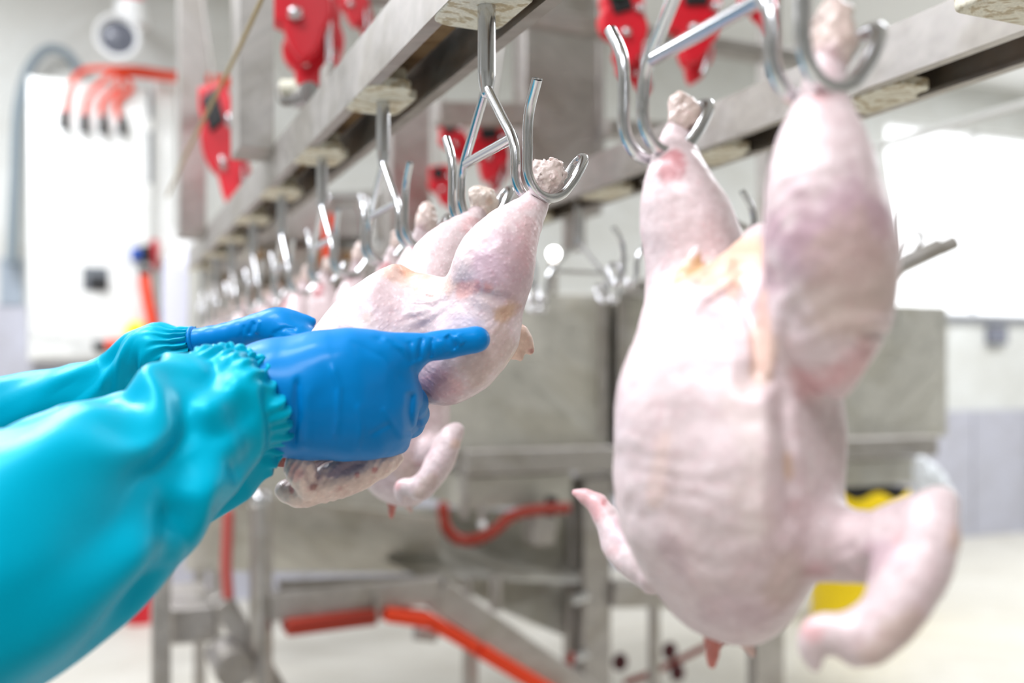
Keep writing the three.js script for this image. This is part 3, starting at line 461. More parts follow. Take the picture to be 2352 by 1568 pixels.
// ---------------------------------------------------------------- the worker: smock sleeves, gloves and the body that carries them
function sweep(stations, rows, cols, bulge) {
  const c = new THREE.CatmullRomCurve3(stations.map(s => s.p), false, 'centripetal'), P = [], I = [], UV = [], n = stations.length - 1; let side = null, arc = 0, last = null;
  for (let i = 0; i <= rows; i++) {
    const t = i / rows, p = c.getPoint(t), T = c.getTangent(t), q = Math.min(n - 1, Math.floor(t * n)), f = t * n - q, r0 = stations[q].r, r1 = stations[q + 1].r, r = r0 + (r1 - r0) * (f * f * (3 - 2 * f));
    const x = V(S, 0, -C).cross(T).normalize(); const y = T.clone().cross(x).normalize();   // y looks at the viewer's side, x across
    if (last) arc += p.distanceTo(last); last = p.clone();
    for (let j = 0; j <= cols; j++) { const a = j / cols * Math.PI * 2, R = r * bulge.scale(t, a) + bulge.add(t, a, arc); const v = p.clone().addScaledVector(x, Math.cos(a) * R).addScaledVector(y, Math.sin(a) * R); P.push(v.x, v.y, v.z); UV.push(a * 0.06 / 0.05, arc / 0.05); }
  }
  for (let i = 0; i < rows; i++) for (let j = 0; j < cols; j++) { const a = i * (cols + 1) + j, b = a + cols + 1; I.push(a, a + 1, b, b, a + 1, b + 1); }
  const g = new THREE.BufferGeometry(); g.setAttribute('position', new THREE.Float32BufferAttribute(P, 3)); g.setAttribute('uv', new THREE.Float32BufferAttribute(UV, 2)); g.setIndex(I); g.computeVertexNormals();
  const N = g.attributes.normal; for (let i = 0; i <= rows; i++) { const a = i * (cols + 1), b = a + cols; const m = V(N.getX(a) + N.getX(b), N.getY(a) + N.getY(b), N.getZ(a) + N.getZ(b)).normalize(); N.setXYZ(a, m.x, m.y, m.z); N.setXYZ(b, m.x, m.y, m.z); }
  return g;
}
const worker = thing('person', 'person in teal smock and blue rubber gloves gripping a chicken with both hands', 'person', V(-0.33, 0, -0.95));
{
  const sm = M.smock.color, fc = M.face.color, bt = M.boot.color;
  const j = (x, y, z, r) => ({ p: V(x, y, z), r });
  const elbowR = at(-400, 1560, .5), elbowL = at(-250, 1000, .93);
  const body = solid([
    ...chain([j(-.33, .70, -.95, .15), j(-.33, .95, -.95, .155), j(-.33, 1.2, -.95, .15), j(-.33, 1.34, -.95, .12)], 0.05, { n: V(0, 0, 1), s: 0.8 }),
    ...chain([j(-.33, 1.36, -.82, .075), j(-.33, 1.36, -1.08, .075)], 0.06), ...chain([j(-.33, 1.4, -.95, .055), j(-.32, 1.52, -.95, .05)], 0.03),
    ...chain([j(-.31, 1.585, -.95, .078), j(-.325, 1.655, -.95, .092)], 0.03), ...chain([j(-.235, 1.60, -.95, .016), j(-.213, 1.575, -.95, .016)], 0.02), ...chain([j(-.262, 1.525, -.95, .03), j(-.28, 1.54, -.95, .04)], 0.03),
    ...chain([j(-.32, 1.60, -1.035, .018)], 0.01), ...chain([j(-.32, 1.60, -.865, .018)], 0.01),
    ...chain([j(-.30, 1.36, -.78, .085), j(-.2, 1.26, -.69, .078), { p: elbowR, r: .07 }], 0.04),
    ...chain([j(-.30, 1.36, -1.12, .085), j(-.24, 1.26, -1.15, .07), { p: elbowL, r: .055 }], 0.04),
    ...chain([j(-.33, .72, -.86, .11), j(-.32, .45, -.85, .085), j(-.34, .10, -.85, .065)], 0.03), ...chain([j(-.33, .72, -1.04, .11), j(-.32, .45, -1.05, .085), j(-.34, .10, -1.05, .065)], 0.03),
    ...chain([j(-.36, .055, -.85, .052), j(-.18, .045, -.84, .042)], 0.02), ...chain([j(-.36, .055, -1.05, .052), j(-.18, .045, -1.06, .042)], 0.02),
  ], 0.012, { detail: (x, y, z) => y < 1.4 && y > 0.3 ? -0.006 * fbm(x * 9, y * 5, z * 9, 3) : 0, color: (x, y, z) => (y > 1.655 || (y > 1.56 && x < -.345) ? bt : y > 1.43 ? fc : y < 0.32 ? bt : sm).toArray() });
  addW('body', body, new THREE.MeshStandardMaterial({ color: 0xffffff, vertexColors: true, roughness: 0.55 }), worker);
  for (const s of [-1, 1]) { const e = addW('eye', ball(V(-.243, 1.617, -.95 + s * 0.032), 0.012), plain(rgb(240, 240, 238), 0.2), worker); addW('pupil', ball(V(-.2335, 1.617, -.95 + s * 0.032), 0.0045), M.black, e); }
  addW('mouth', tube([V(-.236, 1.545, -.975), V(-.229, 1.543, -.95), V(-.236, 1.545, -.925)], 0.005, 16, 8), plain(rgb(190, 110, 105), 0.5), worker);
}
{ // near sleeve
  const st = [[-400, 1560, .50, 290], [-150, 1392, .535, 290], [110, 1222, .58, 262], [260, 1118, .615, 232], [372, 1045, .642, 206], [470, 985, .668, 176], [528, 946, .685, 152], [565, 921, .698, 138]].map(a => J(...a)), n = st.length - 1;
  const g = sweep(st, 300, 300, {
    scale: t => 1 + 0.03 * Math.sin(t * 9),
    add: (t, a, s) => {
      const edge = smooth(0.76, 0.92, t), q = 1 - smooth(0.80, 0.95, t);
      const w = fbm(Math.cos(a) * 1.1 + 3, Math.sin(a) * 1.1, t * 4.5 + 3, 2);
      let d = q * (0.011 * w + (0.0085 - 0.004 * smooth(0.5, 0.8, t)) * Math.sin(a * 4 + t * 9 + 3.2 * w) * smooth(0.12, 0.4, t) );
      const gathers = Math.sin(a * 31 + 2.2 * fbm(Math.cos(a) * 2.5, Math.sin(a) * 2.5, t * 10, 2)), lo = Math.sin(a * 13 + 1.7);
      d += edge * (0.0024 * gathers + 0.0006 * lo) + 0.0035 * Math.exp(-Math.pow((t - 0.85) / 0.05, 2)) * (0.8 + 0.25 * Math.sin(a * 7 + 1));
      d -= 0.0030 * Math.exp(-Math.pow((t - 0.945) / 0.016, 2));
      return d;
    },
  });
  const sl = addW('sleeve', g, M.smock, worker, 'teal waterproof sleeve with soft folds');
  // rolled elastic edge
  const c = new THREE.CatmullRomCurve3(st.map(s => s.p), false, 'centripetal'), T = c.getTangent(1), x = V(S, 0, -C).cross(T).normalize(), y = T.clone().cross(x).normalize(), ringPts = [];
  for (let k = 0; k < 180; k++) { const a = k / 180 * Math.PI * 2, R = st[n].r + 0.0016 * Math.sin(a * 31 + 1) - 0.0005; ringPts.push(st[n].p.clone().addScaledVector(x, Math.cos(a) * R).addScaledVector(y, Math.sin(a) * R).addScaledVector(T, 0.0015 * Math.sin(a * 17))); }
  addW('cuff', new THREE.TubeGeometry(new THREE.CatmullRomCurve3(ringPts, true), 360, 0.0024, 8, true), M.smock, sl, 'gathered elastic cuff');
}
{ // far sleeve
  const st = [[-250, 1000, .93, 112], [0, 968, .92, 100], [180, 925, .91, 92], [285, 880, .90, 76], [335, 830, .885, 68], [375, 805, .878, 58], [420, 796, .873, 44], [452, 788, .868, 36]].map(a => J(...a));
  const g = sweep(st, 200, 200, { scale: t => 1 + 0.05 * Math.sin(t * 11 + 1), add: (t, a) => (1 - smooth(0.6, 0.75, t)) * 0.006 * fbm(Math.cos(a) * 1.4 + t * 6, Math.sin(a) * 1.4, t * 4, 2) + smooth(0.68, 0.9, t) * 0.0022 * Math.sin(a * 17 + 3 * t + 2 * fbm(Math.cos(a) * 2, Math.sin(a) * 2, t * 6, 2)) + 0.004 * Math.exp(-Math.pow((t - 0.7) / 0.06, 2)) });
  addW('sleeve', g, M.smock, worker, 'teal sleeve of the far arm');
}
{ // near glove
  const cr = crease([
    [[[845, 772], [900, 790], [945, 840], [962, 890]], 0.0008, 0.0022], [[[870, 772], [925, 800], [950, 850]], -0.0010, 0.0028], [[[800, 780], [880, 820], [925, 880]], 0.0006, 0.002],
    [[[700, 860], [698, 950], [680, 1030]], 0.0022, 0.0022], [[[672, 900], [668, 980], [655, 1030]], -0.0010, 0.003], [[[725, 880], [722, 980], [705, 1040]], -0.0008, 0.003],
    [[[770, 830], [790, 890], [788, 960], [775, 1010]], -0.0010, 0.0022], [[[830, 920], [835, 980], [820, 1040]], -0.0007, 0.002], [[[880, 930], [905, 980], [925, 1020]], -0.0009, 0.0022], [[[850, 1000], [900, 970]], 0.0007, 0.002],
    [[[940, 895], [934, 950], [935, 1010]], 0.0022, 0.0026],
    [[[935, 780], [945, 835]], 0.0008, 0.0022], [[[965, 772], [958, 828]], 0.0014, 0.0016], [[[990, 770], [985, 822]], 0.0013, 0.0016], [[[1020, 768], [1045, 800]], 0.0018, 0.0024], [[[1045, 765], [1060, 790]], -0.0018, 0.0022], [[[1010, 775], [1025, 812]], -0.0008, 0.002],
  ], 0.69);
  const g = solid([
    ...chain([[470, 950, .675, 90], [560, 918, .695, 106], [640, 905, .70, 112], [720, 905, .705, 112], [800, 908, .71, 104]], 0.03),
    ...chain([[640, 860, .702, 66], [800, 850, .708, 76], [888, 866, .718, 62]], 0.02), ...chain([[640, 900, .70, 80], [800, 912, .706, 82], [888, 920, .716, 60]], 0.02),
    ...chain([[640, 940, .70, 80], [800, 956, .707, 76], [886, 966, .718, 56]], 0.02), ...chain([[640, 960, .702, 64], [800, 985, .71, 54], [880, 1000, .722, 38]], 0.02),
    // thumb
    ...chain([[760, 840, .700, 64], [862, 822, .706, 52], [930, 806, .712, 36]], 0.02), ...chain([[930, 806, .712, 35], [1000, 794, .716, 31], [1040, 788, .718, 30], [1090, 780, .72, 27], [1098, 779, .721, 24]], 0.008),
    // fingers closing away from the viewer: index, middle, ring, little
    ...chain([[892, 880, .722, 52], [944, 925, .752, 36], [938, 968, .785, 36], [890, 985, .815, 32]], 0.010), ...chain([[892, 930, .726, 48], [916, 955, .768, 34], [880, 990, .815, 31], [830, 1000, .82, 28]], 0.008),
    ...chain([[888, 972, .726, 46], [906, 998, .762, 30], [866, 1015, .805, 29]], 0.008), ...chain([[885, 1000, .722, 36], [916, 1018, .738, 20], [880, 1022, .775, 24], [840, 1020, .80, 22]], 0.008),
  ], 0.0017, { detail: (x, y, z) => cr(x, y, z) - 0.0006 * fbm(x * 45, y * 45, z * 45, 2) });
  addW('glove', g, M.glove, worker, 'blue rubber glove, thumb pressed along the thigh');
}
{ // far glove
  const cr = crease([[[[585, 738], [570, 770]], 0.0014, 0.0024], [[[600, 735], [590, 768]], -0.0012, 0.002], [[[560, 745], [548, 790]], 0.0008, 0.002], [[[625, 770], [660, 755], [690, 758]], 0.0010, 0.0018], [[[620, 780], [655, 766]], 0.0008, 0.0016]], 0.85);
  const g = solid([
    ...chain([[400, 795, .872, 26], [452, 784, .868, 28], [520, 773, .866, 30], [585, 757, .864, 33], [640, 752, .86, 33]], 0.015), ...chain([[640, 756, .86, 34], [680, 785, .855, 44], [720, 830, .85, 48]], 0.02),
    ...chain([[640, 742, .86, 22], [680, 737, .862, 14], [718, 737, .862, 8]], 0.010), ...chain([[700, 800, .858, 24], [760, 790, .868, 22], [810, 810, .872, 20], [850, 840, .868, 18]], 0.008), ...chain([[705, 825, .86, 24], [770, 830, .872, 22], [830, 850, .874, 20], [870, 880, .868, 18]], 0.008), ...chain([[705, 850, .86, 24], [765, 868, .872, 21], [825, 890, .874, 19]], 0.008), ...chain([[700, 870, .858, 20], [750, 900, .868, 18], [800, 925, .87, 16]], 0.008),
  ], 0.0019, { detail: cr });
  const gl = addW('glove', g, M.glove, worker, 'blue rubber glove of the far hand');
  const p = at(446, 784, .868), T = vdir(at(400, 795, .872), at(520, 773, .866)), t = new THREE.TorusGeometry(0.0112, 0.0022, 12, 48); t.applyQuaternion(new THREE.Quaternion().setFromUnitVectors(V(0, 0, 1), T)); t.translate(p.x, p.y, p.z); addW('rolled_edge', t, M.glove, gl);
}
// ---------------------------------------------------------------- supports of the rails
{
  const hanger = (px0, px1, bottom, label) => {   // flat tube bolted to the left flange of the bird rail
    const a = onX(px1, bottom, 0.2816), b = onZ(px0, bottom, a.z), y = a.y, t = thing('rail_hanger', label, 'hanger', V((a.x + b.x) / 2, y, a.z)), w = 0.004, z1 = a.z, z0 = a.z - 0.11;
    addW('tube', merge([box(b.x, b.x + w, y, CEILING, z0, z1, 0.0019), box(a.x - w, a.x - 0.0005, y, CEILING, z0, z1, 0.0019), box(b.x, a.x - 0.0005, y, CEILING, z1 - w, z1, 0.0019), box(b.x, a.x - 0.0005, y, CEILING, z0, z0 + w, 0.0019)]), M.steel, t);
    addW('end_cap', box(b.x + w, a.x - w, y + 0.001, y + 0.006, z0 + w, z1 - w), M.steel, t);
    return t;
  };
  hanger(551, 630, 342, 'steel tube hanger on the rail nearest the red clamps');
  hanger(414, 474, 540, 'bright steel tube hanger at the far end of the rail');
  { // bracket with bolts between hanger and rail
    const t = thing('rail_bracket', 'small steel bracket with bolts on top of the bird rail', 'bracket', at(770, 190, 1.5));
    addW('plate', beam(at(748, 225, 1.5), at(752, 150, 1.5), 0.012, 0.05, 0.002), M.steel, t); addW('block', beam(at(640, 220, 1.62), at(690, 215, 1.62), 0.035, 0.03, 0.006), M.steel, t);
    addW('bolt', rod(at(684, 225, 1.6), at(712, 212, 1.55), 0.017), M.rodSteel, t); addW('bolt', rod(at(646, 200, 1.6), at(680, 200, 1.6), 0.012), M.cream, t);
  }
  { const t = thing('rail_post', 'wide grey steel column behind the second rail', 'post', onZ(1300, 572, -2.35)); addW('column', slab(1218, -600, 1384, 480, -2.35, 0.12, 0.004), M.steel, t); addW('foot', slab(1310, 470, 1345, 572, -2.40, 0.05, 0.003), M.steel, t); addW('corner_strip', slab(1376, -560, 1390, 345, -2.34, 0.02, 0.003), M.steel, t); addW('corner_strip', slab(1206, -560, 1220, 320, -2.34, 0.02, 0.003), M.steel, t); }
  { const t = thing('rail_post', 'slim grey post rising behind the gripped bird shackle', 'post', onZ(945, 1000, -2.65)); addW('column', slab(898, -560, 990, 1000, -2.65, 0.09, 0.004), M.steel, t); }
  { const t = thing('rail_post', 'dark narrow post between the legs of the large bird', 'post', onZ(1775, 780, -2.3)); addW('column', slab(1762, -560, 1796, 780, -2.3, 0.05, 0.004), M.steel, t); }
  single('cross_beam', merge([beam(onZ(1000, 262, -2.3), onZ(1222, 266, -2.3), 0.05, 0.055, 0.006)]), M.steel, 'short steel cross beam between the two posts', 'beam');
  single('cross_beam', beam(onZ(1384, 298, -2.3), onZ(1530, 302, -2.3), 0.05, 0.045, 0.006), M.steel, 'steel cross beam right of the wide column', 'beam');
  { const z = -3.45, t = thing('machine_housing', 'dull grey-brown machine housing behind the row of hanging birds', 'machine', onZ(730, 1000, z).setY(0)); const a = onZ(462, 0, z).x, b = onZ(898, 0, z).x, y1 = onZ(700, 560, z).y;
    addW('cover', box(a, b, 0.75, y1, z - 0.5, z, 0.02), M.sheet, t); for (const x of [onZ(598, 1300, z - 0.25).x, onZ(371, 1300, z - 0.25).x]) addW('leg', box(Math.max(x, a + 0.02) - 0.02, Math.max(x, a + 0.02) + 0.02, 0, 0.75, z - 0.27, z - 0.23), M.steel, t);
    addW('hood', merge([beam(onZ(560, 520, z - 0.1), onZ(898, 500, z - 0.1), 0.3, 0.16, 0.01), beam(onZ(470, 610, z + 0.05), onZ(898, 640, z + 0.05), 0.08, 0.05, 0.01)]), M.steel, t);
    for (const px of [520, 585, 648, 716, 790]) addW('fin', slab(px, 575, px + 22, 690, z + 0.06, 0.06, 0.006), M.brown, t, 'brown stained plastic fin');
    addW('guard_tube', tube([onZ(755, 458, z + 0.15), onZ(790, 458, z + 0.15), onZ(825, 460, z + 0.15), onZ(838, 480, z + 0.15), onZ(845, 530, z + 0.15), onZ(850, 600, z + 0.05)], 0.022, 40, 14), M.rodSteel, t);
    addW('flap', slab(744, 490, 772, 612, z + 0.12, 0.03, 0.01), M.orange, t, 'orange rubber flap'); addW('stay', rod(onZ(758, 500, z + 0.1), onZ(758, 500, z - 0.2), 0.01), M.steel, t); }
}
// ---------------------------------------------------------------- red clamps with green knobs above the rails
function makeClamp(label, group) {
  const t = thing('red_clamp', label, 'clamp', V(0, 0, 0), group), s = new THREE.Shape();
  s.moveTo(-0.035, 0.07); s.lineTo(0.03, 0.075); s.quadraticCurveTo(0.05, 0.05, 0.04, 0.02); s.quadraticCurveTo(0.06, -0.01, 0.036, -0.04); s.quadraticCurveTo(0.03, -0.075, 0.008, -0.08); s.quadraticCurveTo(-0.01, -0.06, -0.012, -0.03); s.quadraticCurveTo(-0.05, -0.02, -0.045, 0.015); s.quadraticCurveTo(-0.03, 0.03, -0.04, 0.05); s.closePath();
  add('jaw', new THREE.ExtrudeGeometry(s, { depth: 0.03, bevelEnabled: true, bevelSize: 0.006, bevelThickness: 0.006, bevelSegments: 3 }).translate(0, 0, -0.015), M.red, t);
  add('jaw', new THREE.ExtrudeGeometry(s, { depth: 0.02, bevelEnabled: true, bevelSize: 0.005, bevelThickness: 0.005, bevelSegments: 3 }).scale(0.7, 0.8, 1).translate(0.035, -0.03, -0.06), M.red, t);
  add('insert', new RoundedBoxGeometry(0.045, 0.045, 0.02, 2, 0.004).rotateZ(0.3).translate(-0.008, 0.045, 0.02), M.black, t, 'dark square insert');
  add('knob', new THREE.CylinderGeometry(0.014, 0.016, 0.03, 20).translate(-0.018, 0.066, 0.03), M.green, t, 'green knob');
  for (const [x, y] of [[0.034, 0.03], [0.0, -0.022]]) { const b = add('bolt', rod(V(x, y, 0.012), V(x, y, 0.03), 0.011, 0.011, 6), M.rodSteel, t, 'steel dome nut'); add('dome', ball(V(x, y, 0.03), 0.009), M.rodSteel, b); }
  add('pin', rod(V(0.044, -0.09, 0), V(0.05, 0.03, 0), 0.006), M.rodSteel, t);
  add('hanger_rod', rod(V(0.0, 0.05, -0.03), V(0, 0.5, -0.03), 0.005), M.steel, t);
  return t;
}
{
  const spots = [[676, 12, 1.95, 1.15, 0.1, 'red clamp with green knob beside the near rail hanger'], [706, 130, 2.0, 0.85, -0.4, 'red clamp with dome nuts just above the bird rail'], [802, 0, 2.15, 0.6, 0.2, 'small red clamp hanging over the bird rail top'], [508, 340, 2.4, 1.05, 0.25, 'long red clamp with dark holes between the two hangers'],
    [1040, 322, 2.6, 0.6, 0.4, 'red clamp seen through the gripped bird shackle'], [1120, 345, 2.6, 0.85, -0.3, 'red clamp behind the crossbar of the gripped bird shackle'], [1428, 60, 2.0, 0.8, 0.1, 'red clamp with green knob right of the wide column'], [1586, 50, 2.1, 0.95, -0.4, 'red clamp behind the crossbar of the large bird shackle'], [1738, 0, 2.0, 0.6, 0.6, 'small red clamp over the dark narrow post'], [1012, 425, 2.6, 0.55, 0.2, 'low red clamp left of the gripped bird shackle'], [1450, 160, 2.05, 0.5, 0.9, 'small red clamp below the green knob right of the column']];
  const proto = makeClamp(spots[0][5]);
  spots.forEach(([px, py, d, s, r, label], i) => { const c = i ? copy(proto, 0, label) : proto; c.position.copy(at(px, py, d)); c.scale.setScalar(s * 1.15); c.rotation.set(0, -YAW * 0.5, r * 0.5); if (i === 3) c.scale.set(0.85, 1.9, 1); if ([1, 2, 3, 5, 7, 8, 9, 10].includes(i)) c.remove(c.children.find(o => o.name === 'knob')); });
  { const t = thing('clamp_rail', 'horizontal steel bar that carries the red clamps', 'bar', onZ(700, -60, -2.1)); addW('bar', beam(V(-0.6, onZ(700, -60, -2.1).y, -2.15), V(2.2, onZ(700, -60, -2.1).y, -2.15), 0.04, 0.04, 0.004), M.steel, t); }
}
// ---------------------------------------------------------------- pull cord
single('pull_cord', tube([at(604, -8, 1.25), at(540, 130, 1.45), at(470, 270, 1.75), at(420, 370, 2.1), at(385, 450, 2.6)], 0.0032, 60, 8), M.cord, 'thin beige pull cord slanting past the rail hangers', 'cord');
single('cream_plate', box(at(2206, 8, 0.86).x, at(2206, 8, 0.86).x + 0.12, at(2206, 24, 0.86).y, at(2206, 0, 0.86).y + 0.03, at(2206, 8, 0.86).z - 0.01, at(2206, 8, 0.86).z + 0.14, 0.006), M.cream, 'cream plastic plate overhead above the second rail', 'plate');

// ---------------------------------------------------------------- wall cabinet with cables, siren, socket
{
  const zf = Z0 + 0.32, t = thing('wall_cabinet', 'tall bright stainless cabinet mounted on the back wall', 'cabinet', onZ(225, 825, zf));
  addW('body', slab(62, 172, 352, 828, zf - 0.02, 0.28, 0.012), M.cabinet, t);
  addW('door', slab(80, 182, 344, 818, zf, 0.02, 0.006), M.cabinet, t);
  const h = addW('lock_plate', slab(190, 612, 248, 666, zf + 0.012, 0.012, 0.003), M.grey, t, 'grey switch plate'); addW('knob', slab(206, 634, 246, 662, zf + 0.05, 0.038, 0.008), M.black, h);
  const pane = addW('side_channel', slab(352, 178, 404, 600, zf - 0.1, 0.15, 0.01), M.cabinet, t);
  addW('hinge', slab(340, 300, 350, 420, zf + 0.01, 0.02, 0.003), M.grey, t); addW('hinge', slab(340, 205, 350, 270, zf + 0.01, 0.02, 0.003), M.grey, t);
  const z = zf + 0.06;
  [[147, 282, 158, 205], [193, 290, 200, 228], [237, 292, 234, 236], [281, 294, 268, 232]].forEach(([ex, ey, mx, my], k) => {
    const c = thing('orange_cable', ['outermost orange cable of the four entering the cabinet door', 'orange cable beside the outermost of the four', 'orange cable second from the horn of the siren', 'shortest orange cable of the four under the siren'][k], 'cable', onZ(ex, ey, z), 'orange cables into the wall cabinet');
    addW('sheath', tube([[ex, ey], [mx, my], [mx + 34, my - 42 + k * 4], [262 + k * 8, 158 + k * 5], [320, 158 + k * 5], [380, 168 + k * 4], [470, 176 + k * 4], [545, 186 + k * 4]].map(p => onZ(p[0], p[1], z + 0.02 - 0.01 * k)), 0.0145, 60, 10), M.orange, c);
    addW('gland', rod(onZ(ex, ey - 26, z + 0.02 - 0.01 * k), onZ(ex - 1, ey + 14, z + 0.02 - 0.01 * k), 0.022), M.black, c, 'dark cable gland');
  });
  single('grey_conduit', tube([[30, 600], [38, 420], [48, 240], [78, 146], [118, 112], [158, 124], [184, 158]].map(p => onZ(p[0] - 4, p[1], zf - 0.2)), 0.026, 60, 12), plain(rgb(126, 138, 146), 0.5), 'grey conduit arching over the cabinet corner', 'conduit');
  const s = thing('siren', 'white horn siren with dark mouth and red cap above the cabinet', 'siren', onZ(290, 90, zf)), mouth = onZ(272, 84, zf + 0.3), dir = V(-0.25, -0.12, 1).normalize();
  const horn = new THREE.LatheGeometry([[0.03, -0.2], [0.05, -0.12], [0.075, -0.04], [0.105, 0], [0.112, 0.02], [0.100, 0.022], [0.09, 0.0], [0.06, -0.05], [0.0, -0.06]].map(p => new THREE.Vector2(...p)), 32); horn.applyQuaternion(new THREE.Quaternion().setFromUnitVectors(V(0, 1, 0), dir)); horn.translate(mouth.x, mouth.y, mouth.z);
  addW('horn', horn, M.whitePlastic, s);
  addW('mouth', ball(mouth.clone().addScaledVector(dir, -0.035), 0.093, 1, 1, 0.55), M.lens, s, 'dark grey mouth of the horn'); addW('neck', rod(onZ(302, 60, zf + 0.18), onZ(300, 6, zf + 0.18), 0.085, 0.075), M.whitePlastic, s); addW('cap', rod(onZ(304, 8, zf + 0.18), onZ(304, -60, zf + 0.18), 0.055), M.red, s, 'red cap'); addW('mount', beam(onZ(302, 40, zf + 0.18), onZ(302, 40, zf - 0.31), 0.05, 0.05), M.whitePlastic, s);
  const k = thing('power_socket', 'red power socket with blue lid and hanging orange lead', 'socket', onZ(335, 620, zf - 0.02));
  addW('housing', slab(318, 545, 364, 618, zf - 0.02, 0.16, 0.02), M.red, k); const lid = addW('lid', rod(onZ(302, 585, zf + 0.06), onZ(322, 583, zf + 0.06), 0.035), M.blue, k, 'blue lid'); addW('hinge', slab(322, 562, 348, 600, zf + 0.05, 0.06, 0.01), M.black, k);
  addW('plug', rod(onZ(334, 615, zf + 0.02), onZ(332, 645, zf + 0.02), 0.028), M.black, k); addW('lead', tube([[333, 640], [340, 690], [349, 735], [352, 775], [335, 792], [290, 792], [250, 793]].map(p => onZ(p[0], p[1], zf + 0.03)), 0.028, 50, 12), M.orange, k, 'orange lead'); addW('tip', rod(onZ(255, 793, zf + 0.03), onZ(214, 795, zf + 0.03), 0.024), M.black, k); addW('float', ball(onZ(313, 762, zf + 0.08), 0.055), M.yellow, k, 'yellow round float');
  const b = thing('plastic_canister', 'pale lavender canister with rounded shoulders under the far hanger', 'canister', onZ(430, 745, -4.6)), bp = onZ(430, 745, -4.6), bt = onZ(430, 575, -4.6), hh = bt.y - bp.y;
  const prof = [[0, -0.55], [0.10, -0.55], [0.105, -0.52], [0.105, hh * 0.72], [0.085, hh * 0.88], [0.05, hh], [0, hh]].map(p => new THREE.Vector2(...p)); addW('container', new THREE.LatheGeometry(prof, 32).translate(bp.x, bp.y, bp.z), M.lavenderPlastic, b); addW('cap', rod(V(bp.x, bt.y - 0.01, bp.z), V(bp.x, bt.y + 0.11, bp.z), 0.055, 0.045), M.whitePlastic, b);
  const bs = thing('canister_stand', 'slim steel stand carrying the lavender canister', 'stand', V(bp.x, 0, bp.z)); addW('tray', box(bp.x - 0.14, bp.x + 0.14, bp.y - 0.57, bp.y - 0.55, bp.z - 0.14, bp.z + 0.14), M.steel, bs); for (const [u, v] of [[-1, -1], [-1, 1], [1, -1], [1, 1]]) addW('leg', box(bp.x + u * 0.12 - 0.012, bp.x + u * 0.12 + 0.012, 0, bp.y - 0.57, bp.z + v * 0.12 - 0.012, bp.z + v * 0.12 + 0.012), M.steel, bs);
}
